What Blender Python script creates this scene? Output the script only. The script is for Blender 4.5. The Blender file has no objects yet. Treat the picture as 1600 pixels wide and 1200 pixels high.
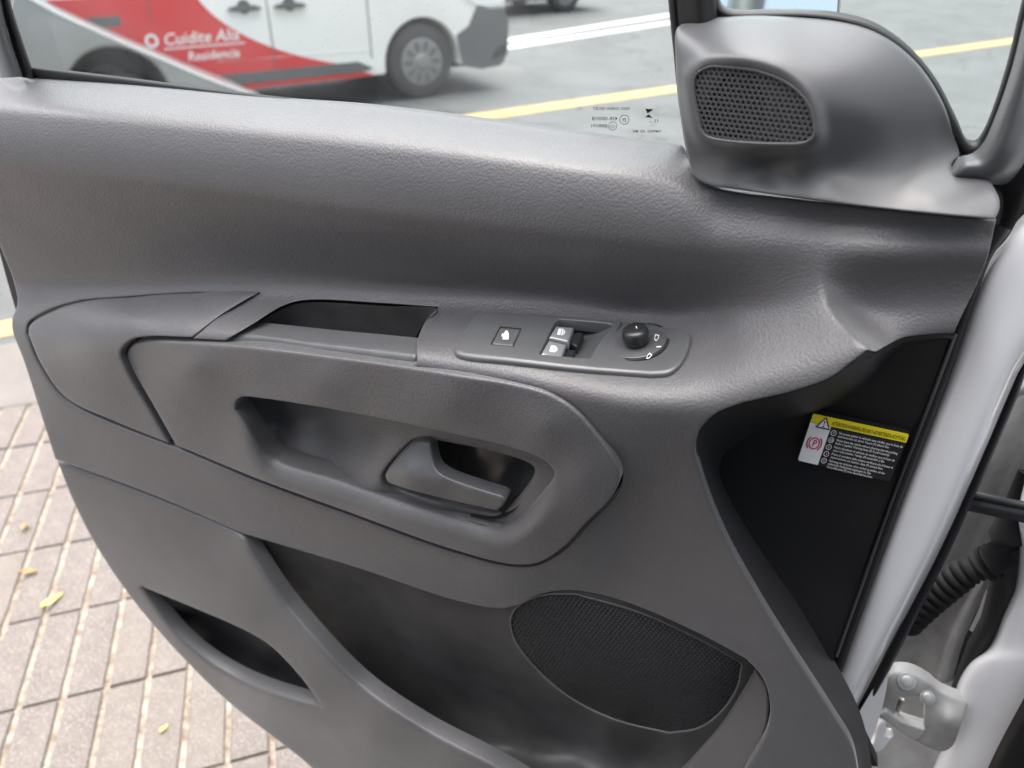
import bpy, bmesh, math, random
import numpy as np
from mathutils import Vector, Matrix
from mathutils.geometry import delaunay_2d_cdt
random.seed(7); rng = np.random.default_rng(7)
sc = bpy.context.scene
R = math.radians

# ------------------------------------------------------------------ camera
CAM_H = 1.5; PITCH = R(32); FPX = 1202.0
cd = bpy.data.cameras.new('camera'); cam = bpy.data.objects.new('camera', cd); sc.collection.objects.link(cam)
cam.location = (0, 0, CAM_H); cam.rotation_euler = (R(90) - PITCH, 0, 0)
cd.sensor_width = 36; cd.lens = 36 * FPX / 1600; cd.clip_start = 0.02; cd.clip_end = 3000
cd.dof.use_dof = True; cd.dof.focus_distance = 0.62; cd.dof.aperture_fstop = 6.0
sc.camera = cam

# ------------------------------------------------------------------ sky and sun (bright overcast)
SUN_EL, SUN_ROT = R(78), R(335)
wd = bpy.data.worlds.new('World'); sc.world = wd; wd.use_nodes = True
nt = wd.node_tree; bg = nt.nodes['Background']
sky = nt.nodes.new('ShaderNodeTexSky'); sky.sky_type = 'NISHITA'; sky.sun_disc = False
sky.sun_elevation = SUN_EL; sky.sun_rotation = SUN_ROT; sky.air_density = 1.0; sky.dust_density = 7.0; sky.ozone_density = 1.0
hs = nt.nodes.new('ShaderNodeHueSaturation'); hs.inputs['Saturation'].default_value = 0.48
nt.links.new(sky.outputs[0], hs.inputs['Color']); nt.links.new(hs.outputs[0], bg.inputs['Color'])
bg.inputs['Strength'].default_value = 0.085
sd = bpy.data.lights.new('sun', 'SUN'); sun = bpy.data.objects.new('sun', sd); sc.collection.objects.link(sun)
sd.energy = 1.5; sd.angle = R(95); sd.color = (1, .98, .97)
sdir = Vector((math.sin(SUN_ROT) * math.cos(SUN_EL), math.cos(SUN_ROT) * math.cos(SUN_EL), math.sin(SUN_EL)))
sun.rotation_euler = sdir.to_track_quat('Z', 'Y').to_euler()
vs = sc.view_settings; sc.display_settings.display_device = 'sRGB'
vs.view_transform = 'Standard'; vs.look = 'None'; vs.gamma = 1; vs.exposure = 2.15

# ------------------------------------------------------------------ geometry of the place
A = R(20); DOOR_D = 0.55
N = np.array([-math.sin(A), -math.cos(A), 0.0]); U = np.array([math.cos(A), -math.sin(A), 0.0]); Z = np.array([0, 0, 1.0])
O = np.array([0, 0, CAM_H]); cp, sp_ = math.cos(PITCH), math.sin(PITCH)
def rays(x, y):
    a = (np.asarray(x, float) - 800) / FPX; b = -(np.asarray(y, float) - 600) / FPX
    return np.stack([a, cp + b * sp_, -sp_ + b * cp], -1)
def P(x, y, w):                       # point of the door lying w metres inside of its reference plane
    d = rays(x, y); t = (np.asarray(w, float) - DOOR_D) / (d @ N)
    return O + d * t[..., None]
def G(x, y, z=0.0):                   # point of the ground
    d = rays(x, y); return O + d * ((z - CAM_H) / d[..., 2])[..., None]
ROAD_Z = -0.12

# ------------------------------------------------------------------ helpers
def tag(o, label=None, cat=None, group=None, kind=None):
    if label: o['label'] = label
    if cat: o['category'] = cat
    if group: o['group'] = group
    if kind: o['kind'] = kind
    return o
def empty(name, loc, rz=0.0):
    o = bpy.data.objects.new(name, None); sc.collection.objects.link(o)
    o.location = loc; o.rotation_euler = (0, 0, rz); o.empty_display_size = .05
    return o
def origin(parent):
    v = Vector((0, 0, 0)); p = parent
    while p is not None: v = v + p.location; p = p.parent
    return np.array(v)
def link(name, verts, faces, m, parent=None, smooth=True, local=False):
    me = bpy.data.meshes.new(name); v = np.asarray(verts, float)
    if parent is not None and not local: v = v - origin(parent)
    me.from_pydata(v.tolist(), [], [tuple(int(i) for i in f) for f in faces]); me.update()
    if m is not None: me.materials.append(m)
    me.polygons.foreach_set('use_smooth', [smooth] * len(me.polygons))
    o = bpy.data.objects.new(name, me); sc.collection.objects.link(o); o.parent = parent
    return o
def autosmooth(o, ang=40):
    me = o.data; bm = bmesh.new(); bm.from_mesh(me)
    bmesh.ops.recalc_face_normals(bm, faces=bm.faces)
    for e in bm.edges:
        if len(e.link_faces) == 2 and e.calc_face_angle(0) > R(ang): e.smooth = False
    bm.to_mesh(me); bm.free(); return o
def cr(pts, step=4.0, closed=False):  # Catmull-Rom through points, evenly resampled
    p = np.asarray(pts, float)
    if len(p) == 2 and not closed: q = p
    else:
        if closed: e = np.vstack([p[-1:], p, p[:2]])
        else: e = np.vstack([2 * p[0] - p[1], p, 2 * p[-1] - p[-2]])
        out = []
        for i in range(1, len(e) - 2):
            p0, p1, p2, p3 = e[i - 1:i + 3]
            d1 = max(np.linalg.norm(p1[:2] - p0[:2]), 1e-6) ** .5; d2 = max(np.linalg.norm(p2[:2] - p1[:2]), 1e-6) ** .5; d3 = max(np.linalg.norm(p3[:2] - p2[:2]), 1e-6) ** .5
            m1 = (p1 - p0) / d1 - (p2 - p0) / (d1 + d2) + (p2 - p1) / d2
            m2 = (p2 - p1) / d2 - (p3 - p1) / (d2 + d3) + (p3 - p2) / d3
            m1 *= d2; m2 *= d2
            t = np.linspace(0, 1, 24, endpoint=False)[:, None]
            out.append((2 * t**3 - 3 * t**2 + 1) * p1 + (t**3 - 2 * t**2 + t) * m1 + (-2 * t**3 + 3 * t**2) * p2 + (t**3 - t**2) * m2)
        q = np.vstack(out + [e[-2][None]])
    s = np.r_[0, np.cumsum(np.linalg.norm(np.diff(q[:, :2], axis=0), axis=1))]
    n = max(2, int(s[-1] / step) + 1)
    t = np.linspace(0, s[-1], n)
    return np.stack([np.interp(t, s, q[:, k]) for k in range(q.shape[1])], 1)
def resamp(q, n):
    q = np.asarray(q, float); s = np.r_[0, np.cumsum(np.linalg.norm(np.diff(q, axis=0), axis=1))]
    t = np.linspace(0, s[-1], n); return np.stack([np.interp(t, s, q[:, k]) for k in range(q.shape[1])], 1)
def path(*segs, step=4.0):            # closed outline from open smooth curves meeting at corners
    out = []
    for i, s in enumerate(segs):
        q = cr(s, step); nx = segs[(i + 1) % len(segs)][0]
        out.append(q[:-1] if np.hypot(s[-1][0] - nx[0], s[-1][1] - nx[1]) < .01 else q)
    return np.vstack(out)
def loop(pts, step=4.0): return cr(pts, step, True)[:-1]
def inset(poly, d):                   # move an outline inwards
    t = np.roll(poly, -1, 0) - np.roll(poly, 1, 0); nn = np.stack([-t[:, 1], t[:, 0]], 1) / (np.linalg.norm(t, axis=1, keepdims=True) + 1e-9)
    a = .5 * np.sum(poly[:, 0] * np.roll(poly[:, 1], -1) - np.roll(poly[:, 0], -1) * poly[:, 1]); return poly + nn * d * (1 if a > 0 else -1)
def inside(poly, x, y):
    r = np.zeros(len(x), bool); n = len(poly)
    for i in range(n):
        x1, y1 = poly[i]; x2, y2 = poly[(i + 1) % n]
        if y1 == y2: continue
        c = (y1 > y) != (y2 > y)
        r ^= c & (x < (x2 - x1) * (y - y1) / (y2 - y1) + x1)
    return r
def dist(polys, x, y):
    d = np.full(len(x), 1e9); pt = np.stack([x, y], 1)
    for poly in polys:
        a = poly; b = np.roll(poly, -1, 0)
        for i in range(len(a)):
            ab = b[i] - a[i]; L = ab @ ab
            if L < 1e-12: continue
            t = np.clip(((pt - a[i]) @ ab) / L, 0, 1)
            q = pt - a[i] - t[:, None] * ab
            d = np.minimum(d, q[:, 0]**2 + q[:, 1]**2)
    return np.sqrt(d)
def tps(pts, sm=1e-4):
    p = np.asarray(pts, float); X = p[:, :2] / 400; n = len(X)
    def K(a, b):
        r2 = ((a[:, None] - b[None])**2).sum(-1); return .5 * r2 * np.log(r2 + 1e-12)
    M = np.zeros((n + 3, n + 3)); M[:n, :n] = K(X, X) + sm * np.eye(n); M[:n, n] = 1; M[:n, n + 1:] = X; M[n, :n] = 1; M[n + 1:, :n] = X.T
    c = np.linalg.solve(M, np.r_[p[:, 2], 0, 0, 0])
    def f(x, y):
        q = np.stack([x, y], -1).reshape(-1, 2) / 400
        return (K(q, X) @ c[:n] + c[n] + q @ c[n + 1:]).reshape(np.shape(x))
    return f
def pchip(xs, ys, x):                 # xs, ys: (K,N) columns; x: (N,)
    xs = np.asarray(xs, float); ys = np.asarray(ys, float); h = np.diff(xs, axis=0); d = np.diff(ys, axis=0) / h
    m = np.zeros_like(ys); m[0] = d[0]; m[-1] = d[-1]
    for k in range(1, len(xs) - 1):
        w1 = 2 * h[k] + h[k - 1]; w2 = h[k] + 2 * h[k - 1]; ok = d[k - 1] * d[k] > 0
        with np.errstate(all='ignore'): mm = (w1 + w2) / (w1 / d[k - 1] + w2 / d[k])
        m[k] = np.where(ok, mm, 0)
    x = np.clip(x, xs[0], xs[-1]); r = np.zeros_like(x)
    for k in range(len(xs) - 1):
        s = (x >= xs[k]) & (x <= xs[k + 1]); t = np.where(s, (x - xs[k]) / h[k], 0)
        v = (2*t**3 - 3*t**2 + 1) * ys[k] + (t**3 - 2*t**2 + t) * h[k] * m[k] + (-2*t**3 + 3*t**2) * ys[k + 1] + (t**3 - t**2) * h[k] * m[k + 1]
        r = np.where(s, v, r)
    return r
def guides(gs):
    gs = [np.asarray(g, float) for g in gs]
    def f(x, y):
        sh = np.shape(x); x = np.ravel(np.asarray(x, float)); y = np.ravel(np.asarray(y, float)); Y = []; W = []
        for g in gs:
            g3 = g[:, None]
            o = np.ones((1, len(x)))
            Y.append(pchip(g[:, 0:1] * o, g[:, 1:2] * o, x)); W.append(pchip(g[:, 0:1] * o, g[:, 2:3] * o, x))
        Y = np.array(Y); W = np.array(W)
        for k in range(1, len(Y)): Y[k] = np.maximum(Y[k], Y[k - 1] + 3)
        return pchip(Y, W, y).reshape(sh)
    return f

def panel(name, outline, W, m, parent, holes=(), r_px=5, r_m=.003, step=8, skirt=.012, lift=0.0, dirv=N, hole_r=None, hole_m=None, fn=P, sharp=None):
    """a moulded piece: outline and holes on the door, depth W(x,y), rolled edges and turned-back walls"""
    polys = [np.asarray(outline)] + [np.asarray(h) for h in holes]
    pts = []; cons = []
    for poly in polys:
        k = len(pts); n = len(poly); pts += [tuple(q) for q in poly]; cons += [(k + i, k + (i + 1) % n) for i in range(n)]
    nb = len(pts)
    o = polys[0]; x0, y0 = o.min(0); x1, y1 = o.max(0)
    gx, gy = np.meshgrid(np.arange(x0 + step * .5, x1, step), np.arange(y0 + step * .5, y1, step * .87))
    gx = gx + (np.arange(gx.shape[0]) % 2)[:, None] * step * .5
    gx = gx.ravel(); gy = gy.ravel()
    def isin(x, y):
        r = inside(polys[0], x, y)
        for h in polys[1:]: r &= ~inside(h, x, y)
        return r
    s = isin(gx, gy); gx, gy = gx[s], gy[s]
    # rings that follow the edge, for the roll
    rx, ry = [], []
    radii = [r_px] + [(hole_r or r_px)] * len(holes)
    for poly, rr in zip(polys, radii):
        tng = np.roll(poly, -1, 0) - np.roll(poly, 1, 0); L = np.linalg.norm(tng, axis=1, keepdims=True) + 1e-9
        nn = np.stack([-tng[:, 1], tng[:, 0]], 1) / L
        for f_ in (.12, .3, .55, 1.0):
            for sg in (1, -1):
                q = poly + nn * sg * rr * f_
                ok = isin(q[:, 0], q[:, 1]); q = q[ok]
                if len(q):
                    dd = dist(polys, q[:, 0], q[:, 1]); q = q[np.abs(dd - rr * f_) < rr * .12 + .05]
                    rx.append(q[:, 0]); ry.append(q[:, 1])
    rx = np.concatenate(rx) if rx else np.zeros(0); ry = np.concatenate(ry) if ry else np.zeros(0)
    dd = dist(polys, gx, gy); keep = dd > max(max(radii) * 1.15, step * .45) if max(radii) < 3 * step else dd > step * .45
    gx, gy = gx[keep], gy[keep]
    pts += list(zip(rx, ry)) + list(zip(gx, gy))
    res = delaunay_2d_cdt([Vector((float(a), float(b))) for a, b in pts], cons, [], 0, 1e-4)
    V = np.array([tuple(v) for v in res[0]]); F = np.array(res[2])
    c = V[F].mean(1); F = F[isin(c[:, 0], c[:, 1])]
    a = V[F]; cr_ = (a[:, 1, 0] - a[:, 0, 0]) * (a[:, 2, 1] - a[:, 0, 1]) - (a[:, 1, 1] - a[:, 0, 1]) * (a[:, 2, 0] - a[:, 0, 0])
    F[cr_ > 0] = F[cr_ > 0][:, ::-1]                # counter-clockwise seen by the viewer (pixel y runs down)
    x, y = V[:, 0], V[:, 1]
    h = np.full(len(V), float(lift))
    for i, poly in enumerate(polys):
        d = dist([poly], x, y); rr = radii[i]; rm = r_m if i == 0 else (hole_m if hole_m is not None else r_m)
        q = np.clip(d / rr, 0, 1); h -= rm * (1 - np.sqrt(np.clip(1 - (1 - q)**2, 0, 1)))
    X = fn(x, y, W(x, y)) + h[:, None] * np.asarray(dirv)
    faces = F.tolist()
    ec = {}
    for f in faces:
        for i in range(3): ec[(f[i], f[(i + 1) % 3])] = 1
    be = [e for e in ec if (e[1], e[0]) not in ec]
    idx = {}; vs_ = X.tolist()
    for e in be:
        for q in e:
            if q not in idx: idx[q] = len(vs_); vs_.append((X[q] - np.asarray(dirv) * skirt).tolist())
    for a_, b_ in be: faces.append((b_, a_, idx[a_], idx[b_]))
    ob = link(name, vs_, faces, m, parent)
    if sharp: autosmooth_keep(ob, sharp)
    return ob
def autosmooth_keep(o, ang):
    bm = bmesh.new(); bm.from_mesh(o.data)
    for e in bm.edges:
        if len(e.link_faces) == 2 and e.calc_face_angle(0) > R(ang): e.smooth = False
    bm.to_mesh(o.data); bm.free()
def loft(name, lines, m, parent, nu=80, nv=4, fn=P, smooth=True, solid=0.0):
    L = []
    for l in lines:
        l = np.asarray(l, float); q = cr(l, 3.0) if len(l) > 2 else l
        q = resamp(q * np.array([1, 1, 1000.]), nu) / np.array([1, 1, 1000.])
        L.append(fn(q[:, 0], q[:, 1], q[:, 2]))
    return loft3(name, L, m, parent, nv, smooth, solid)
def loft3(name, L, m, parent, nv=4, smooth=True, solid=0.0):
    L = np.array(L); k, nu = L.shape[:2]
    if k > 2:
        rows = []
        for i in range(k - 1):
            p0 = L[i - 1] if i else 2 * L[0] - L[1]; p3 = L[i + 2] if i + 2 < k else 2 * L[-1] - L[-2]
            for t in np.linspace(0, 1, nv, endpoint=False):
                rows.append(.5 * (2 * L[i] + (L[i + 1] - p0) * t + (2 * p0 - 5 * L[i] + 4 * L[i + 1] - p3) * t * t + (3 * L[i] - p0 - 3 * L[i + 1] + p3) * t**3))
        rows.append(L[-1]); L = np.array(rows)
    k = len(L); F = []
    for i in range(k - 1):
        for j in range(nu - 1):
            a = i * nu + j; F.append((a, a + nu, a + nu + 1, a + 1))
    o = link(name, L.reshape(-1, 3), F, m, parent, smooth)
    if solid:
        md = o.modifiers.new('thick', 'SOLIDIFY'); md.thickness = solid; md.offset = 0
    return o
def tube(name, pts, rad, m, parent, seg=12, closed_ends=True):
    pts = np.asarray(pts, float); n = len(pts); rad = np.broadcast_to(rad, (n,))
    V = []; F = []; up = np.array([.13, .21, .97])
    for i in range(n):
        t = pts[min(i + 1, n - 1)] - pts[max(i - 1, 0)]; t /= np.linalg.norm(t) + 1e-12
        a = np.cross(t, up); a /= np.linalg.norm(a); b = np.cross(t, a)
        for j in range(seg):
            g = 2 * math.pi * j / seg; V.append(pts[i] + rad[i] * (a * math.cos(g) + b * math.sin(g)))
    for i in range(n - 1):
        for j in range(seg):
            k = (j + 1) % seg; F.append((i * seg + j, i * seg + k, (i + 1) * seg + k, (i + 1) * seg + j))
    if closed_ends: F += [tuple(range(seg)), tuple(range((n - 1) * seg, n * seg))[::-1]]
    return link(name, V, F, m, parent)
def basis(ax):
    ax = np.asarray(ax, float); ax = ax / np.linalg.norm(ax); a = U - ax * (U @ ax); a /= np.linalg.norm(a); return a, np.cross(ax, a), ax
def lathe(name, c, ax, prof, m, parent, seg=48, ang=35):   # prof: (radius, height) along ax
    a, b, ax = basis(ax); V = []; F = []
    for r, h in prof:
        for j in range(seg):
            g = 2 * math.pi * j / seg; V.append(np.asarray(c) + ax * h + r * (a * math.cos(g) + b * math.sin(g)))
    for i in range(len(prof) - 1):
        for j in range(seg):
            k = (j + 1) % seg; F.append((i * seg + j, i * seg + k, (i + 1) * seg + k, (i + 1) * seg + j))
    F.append(tuple(range(seg))[::-1]); F.append(tuple(range((len(prof) - 1) * seg, len(prof) * seg)))
    return autosmooth(link(name, V, F, m, parent), ang)
_txt = {}
def text2d(s, shear=0.0):             # flat lettering as triangles, height about 1
    k = (s, shear)
    if k not in _txt:
        c = bpy.data.curves.new('t', 'FONT'); c.body = s; c.size = 1.0; c.shear = shear; c.resolution_u = 2; c.offset = 0.008
        o = bpy.data.objects.new('t', c); sc.collection.objects.link(o)
        me = bpy.data.meshes.new_from_object(o.evaluated_get(bpy.context.evaluated_depsgraph_get()))
        V = np.array([v.co[:2] for v in me.vertices]).reshape(-1, 2); F = [tuple(p.vertices) for p in me.polygons]
        bpy.data.objects.remove(o); bpy.data.curves.remove(c); bpy.data.meshes.remove(me); _txt[k] = (V, F)
    return _txt[k]
class Flat:                           # collects flat print laid on a surface map (s right, t down) -> point
    def __init__(s, fn): s.fn = fn; s.V = []; s.F = []
    def poly(s, pts): k = len(s.V); s.V += [tuple(p) for p in pts]; s.F.append(tuple(range(k, k + len(pts)))); return s
    def ring(s, cx, cy, r, wd, asp=1.0, a0=0, a1=360, n=28):
        k = len(s.V); full = a1 - a0 >= 360
        for i in range(n + 1):
            g = R(a0 + (a1 - a0) * i / n)
            for q in (r - wd / 2, r + wd / 2): s.V.append((cx + q * math.cos(g) * asp, cy + q * math.sin(g)))
        for i in range(n): s.F.append((k + 2*i, k + 2*i + 1, k + 2*i + 3, k + 2*i + 2))
        return s
    def disc(s, cx, cy, r, asp=1.0, n=24): return s.poly([(cx + r * asp * math.cos(2*math.pi*i/n), cy + r * math.sin(2*math.pi*i/n)) for i in range(n)])
    def text(s, txt, x, y, h, asp=1.0, width=None, mirror=False, shear=0.0, center=False):
        V, F = text2d(txt, shear)
        if not len(V): return s
        w0 = V[:, 0].max(); sx = h * asp if width is None else width / w0
        k = len(s.V); xs = V[:, 0] * sx
        if center: xs = xs - w0 * sx / 2
        if mirror: xs = -xs
        s.V += [(x + a, y - b * h) for a, b in zip(xs, V[:, 1])]; s.F += [tuple(q + k for q in f) for f in F]; return s
    def build(s, name, m, parent):
        v = np.array(s.V); return link(name, s.fn(v[:, 0], v[:, 1]), s.F, m, parent, False)

# ------------------------------------------------------------------ materials
def mat(name, col, rough=.5, metal=0.0, spec=.5, bump=None, var=None, coat=0.0, specks=None, coord='Object', rvar=None, cracks=None):
    m = bpy.data.materials.new(name); m.use_nodes = True; t = m.node_tree; b = t.nodes['Principled BSDF']
    b.inputs['Base Color'].default_value = (*col, 1); b.inputs['Roughness'].default_value = rough; b.inputs['Metallic'].default_value = metal
    b.inputs['Specular IOR Level'].default_value = spec; b.inputs['Coat Weight'].default_value = coat; b.inputs['Coat Roughness'].default_value = .08
    tc = t.nodes.new('ShaderNodeTexCoord'); src = None
    if var:                            # (scale, amount[, second colour])
        n = t.nodes.new('ShaderNodeTexNoise'); n.inputs['Scale'].default_value = var[0]; n.inputs['Detail'].default_value = 6; n.inputs['Roughness'].default_value = .65
        t.links.new(tc.outputs[coord], n.inputs['Vector'])
        r = t.nodes.new('ShaderNodeValToRGB'); r.color_ramp.elements[0].position = .32; r.color_ramp.elements[1].position = .68
        c2 = var[2] if len(var) > 2 else tuple(min(1, c * (1 + var[1])) for c in col); c1 = tuple(c * (1 - var[1]) for c in col)
        r.color_ramp.elements[0].color = (*c1, 1); r.color_ramp.elements[1].color = (*c2, 1)
        t.links.new(n.outputs['Fac'], r.inputs[0]); src = r.outputs[0]
    if specks:                         # (scale, threshold, colour)
        n = t.nodes.new('ShaderNodeTexVoronoi'); n.inputs['Scale'].default_value = specks[0]; t.links.new(tc.outputs[coord], n.inputs['Vector'])
        mt = t.nodes.new('ShaderNodeMath'); mt.operation = 'LESS_THAN'; mt.inputs[1].default_value = specks[1]; t.links.new(n.outputs['Distance'], mt.inputs[0])
        mx = t.nodes.new('ShaderNodeMix'); mx.data_type = 'RGBA'
        if src: t.links.new(src, mx.inputs[6])
        else: mx.inputs[6].default_value = (*col, 1)
        mx.inputs[7].default_value = (*specks[2], 1); t.links.new(mt.outputs[0], mx.inputs[0]); src = mx.outputs[2]
    if cracks:                         # (scale, width, colour)
        n = t.nodes.new('ShaderNodeTexVoronoi'); n.feature = 'DISTANCE_TO_EDGE'; n.inputs['Scale'].default_value = cracks[0]
        w = t.nodes.new('ShaderNodeTexNoise'); w.inputs['Scale'].default_value = cracks[0] * 2.5; w.inputs['Detail'].default_value = 5; t.links.new(tc.outputs[coord], w.inputs['Vector'])
        ad = t.nodes.new('ShaderNodeVectorMath'); ad.operation = 'MULTIPLY_ADD'; ad.inputs[1].default_value = (.5 / cracks[0],) * 3; t.links.new(w.outputs['Color'], ad.inputs[0]); t.links.new(tc.outputs[coord], ad.inputs[2]); t.links.new(ad.outputs[0], n.inputs['Vector'])
        mt = t.nodes.new('ShaderNodeMath'); mt.operation = 'LESS_THAN'; mt.inputs[1].default_value = cracks[1]; t.links.new(n.outputs['Distance'], mt.inputs[0])
        mx = t.nodes.new('ShaderNodeMix'); mx.data_type = 'RGBA'; t.links.new(src, mx.inputs[6]); mx.inputs[7].default_value = (*cracks[2], 1); t.links.new(mt.outputs[0], mx.inputs[0]); src = mx.outputs[2]
    if src: t.links.new(src, b.inputs['Base Color'])
    if rvar:                           # (scale, amount): wiped and dusty patches
        n = t.nodes.new('ShaderNodeTexNoise'); n.inputs['Scale'].default_value = rvar[0]; n.inputs['Detail'].default_value = 7; n.inputs['Roughness'].default_value = .7; t.links.new(tc.outputs[coord], n.inputs['Vector'])
        mr = t.nodes.new('ShaderNodeMapRange'); mr.inputs[1].default_value = .3; mr.inputs[2].default_value = .7; mr.inputs[3].default_value = rough - rvar[1]; mr.inputs[4].default_value = rough + rvar[1]
        t.links.new(n.outputs['Fac'], mr.inputs[0]); t.links.new(mr.outputs[0], b.inputs['Roughness'])
    if bump:                           # (kind, scale, strength, distance)
        kind, scale, st, ds = bump
        if kind == 'grain':
            n = t.nodes.new('ShaderNodeTexVoronoi'); n.feature = 'SMOOTH_F1'; n.inputs['Scale'].default_value = scale; n.inputs['Smoothness'].default_value = .35; n.inputs['Randomness'].default_value = .9
            w = t.nodes.new('ShaderNodeTexNoise'); w.inputs['Scale'].default_value = scale * .6; t.links.new(tc.outputs[coord], w.inputs['Vector'])
            ad = t.nodes.new('ShaderNodeVectorMath'); ad.operation = 'MULTIPLY_ADD'; ad.inputs[1].default_value = (.5 / scale,) * 3
            t.links.new(w.outputs['Color'], ad.inputs[0]); t.links.new(tc.outputs[coord], ad.inputs[2]); t.links.new(ad.outputs[0], n.inputs['Vector'])
            out = n.outputs['Distance']
        else:
            n = t.nodes.new('ShaderNodeTexNoise'); n.inputs['Scale'].default_value = scale; n.inputs['Detail'].default_value = 4; t.links.new(tc.outputs[coord], n.inputs['Vector']); out = n.outputs['Fac']
        bp = t.nodes.new('ShaderNodeBump'); bp.inputs['Strength'].default_value = st; bp.inputs['Distance'].default_value = ds; bp.invert = kind == 'grain'
        t.links.new(out, bp.inputs['Height']); t.links.new(bp.outputs[0], b.inputs['Normal'])
    return m
M = {}
M['trim'] = mat('grained grey plastic', (.084, .082, .086), .42, spec=.5, bump=('grain', 480, .50, .0005), var=(9, .07), rvar=(5, .09), specks=(24, .011, (.26, .26, .26)))
M['trim_fine'] = mat('fine grained grey plastic', (.084, .082, .085), .42, spec=.5, bump=('grain', 560, .42, .0005), var=(9, .07), rvar=(6, .09), specks=(24, .011, (.26, .26, .26)))
M['cover'] = mat('smooth dark plastic', (.076, .077, .081), .40, spec=.5, bump=('noise', 1500, .08, .0003), var=(12, .05), rvar=(7, .07), specks=(45, .014, (.45, .45, .45)))
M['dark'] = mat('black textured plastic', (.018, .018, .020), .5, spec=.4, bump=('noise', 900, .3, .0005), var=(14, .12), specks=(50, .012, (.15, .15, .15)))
M['black'] = mat('black plastic', (.012, .012, .013), .45, spec=.4, bump=('noise', 1400, .15, .0003))
M['bin'] = mat('scuffed charcoal plastic', (.042, .042, .043), .48, spec=.4, bump=('noise', 700, .2, .0005), var=(13, .3), rvar=(9, .14), specks=(60, .012, (.2, .2, .2)))
M['gloss'] = mat('satin black plastic', (.02, .021, .023), .28, spec=.5)
M['switch'] = mat('satin grey plastic', (.085, .087, .09), .25, spec=.5, bump=('noise', 1500, .08, .0002), var=(30, .05))
M['lever'] = mat('satin dark lever plastic', (.075, .076, .08), .32, spec=.5, bump=('noise', 1500, .08, .0002))
M['silvered'] = mat('silvered switch face', (.30, .31, .32), .28, metal=.4)
M['deep'] = mat('black grained plastic', (.026, .026, .028), .5, spec=.4, bump=('grain', 560, .35, .0005))
M['rubber'] = mat('black rubber', (.012, .012, .013), .55, spec=.35, bump=('noise', 500, .15, .0005))
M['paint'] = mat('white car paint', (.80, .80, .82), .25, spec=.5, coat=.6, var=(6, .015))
M['jamb'] = mat('shaded white jamb paint', (.36, .36, .355), .45, spec=.4, var=(14, .28))  # white paint greyed in its base colour to stand for the jamb's shade
M['print'] = mat('white print', (.8, .8, .8), .5); M['ink'] = mat('black print', (.015, .015, .015), .5)
M['yellow'] = mat('yellow print', (.85, .72, .02), .4); M['magenta'] = mat('crimson print', (.55, .02, .13), .5); M['labelw'] = mat('white label', (.85, .85, .85), .4)
M['labelb'] = mat('black label', (.02, .02, .021), .35)
M['steel'] = mat('dull bolt metal', (.45, .45, .44), .4, metal=.6)
for k_, w_ in (('trim', .34), ('trim_fine', .24), ('cover', .26), ('switch', .15), ('lever', .12)):      # sheen put in to brighten the sill: pale at grazing angles
    b_ = M[k_].node_tree.nodes['Principled BSDF']; b_.inputs['Sheen Weight'].default_value = w_; b_.inputs['Sheen Roughness'].default_value = .35; b_.inputs['Sheen Tint'].default_value = (.92, .97, 1, 1)
M['boot'] = mat('dull black rubber', (.007, .007, .0075), .7, spec=.25, bump=('noise', 500, .15, .0005))
def glass(name, tint, refl=1.0, dirt=0.06):
    m = bpy.data.materials.new(name); m.use_nodes = True; t = m.node_tree; t.nodes.clear()
    o = t.nodes.new('ShaderNodeOutputMaterial'); tr = t.nodes.new('ShaderNodeBsdfTransparent'); tr.inputs[0].default_value = (*tint, 1)
    gl = t.nodes.new('ShaderNodeBsdfGlossy'); gl.inputs['Roughness'].default_value = .02
    fr = t.nodes.new('ShaderNodeFresnel'); fr.inputs[0].default_value = 1.45
    mu = t.nodes.new('ShaderNodeMath'); mu.operation = 'MULTIPLY'; mu.inputs[1].default_value = refl; t.links.new(fr.outputs[0], mu.inputs[0])
    mx = t.nodes.new('ShaderNodeMixShader'); t.links.new(mu.outputs[0], mx.inputs[0]); t.links.new(tr.outputs[0], mx.inputs[1]); t.links.new(gl.outputs[0], mx.inputs[2])
    df = t.nodes.new('ShaderNodeBsdfDiffuse'); df.inputs[0].default_value = (.75, .78, .76, 1)
    tc = t.nodes.new('ShaderNodeTexCoord'); n = t.nodes.new('ShaderNodeTexNoise'); n.inputs['Scale'].default_value = 14; n.inputs['Detail'].default_value = 7
    t.links.new(tc.outputs['Object'], n.inputs['Vector'])
    v = t.nodes.new('ShaderNodeTexVoronoi'); v.inputs['Scale'].default_value = 170; t.links.new(tc.outputs['Object'], v.inputs['Vector'])
    lt = t.nodes.new('ShaderNodeMath'); lt.operation = 'LESS_THAN'; lt.inputs[1].default_value = .10; t.links.new(v.outputs['Distance'], lt.inputs[0])
    l2 = t.nodes.new('ShaderNodeMath'); l2.operation = 'MULTIPLY_ADD'; l2.inputs[1].default_value = dirt * 2.5; t.links.new(lt.outputs[0], l2.inputs[0])
    rp = t.nodes.new('ShaderNodeMapRange'); rp.inputs[1].default_value = .4; rp.inputs[2].default_value = .75; rp.inputs[3].default_value = dirt * .4; rp.inputs[4].default_value = dirt * 1.8
    t.links.new(n.outputs['Fac'], rp.inputs[0]); t.links.new(rp.outputs[0], l2.inputs[2])
    m2 = t.nodes.new('ShaderNodeMixShader'); t.links.new(l2.outputs[0], m2.inputs[0]); t.links.new(mx.outputs[0], m2.inputs[1]); t.links.new(df.outputs[0], m2.inputs[2])
    t.links.new(m2.outputs[0], o.inputs[0]); return m
M['glass'] = glass('dusty tinted glass', (.93, .985, .97))
M['glass_clear'] = glass('quarter glass', (.88, .95, .93), dirt=.05)
M['mirror'] = mat('mirror glass', (.75, .85, .88), .06, metal=1.0)

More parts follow.
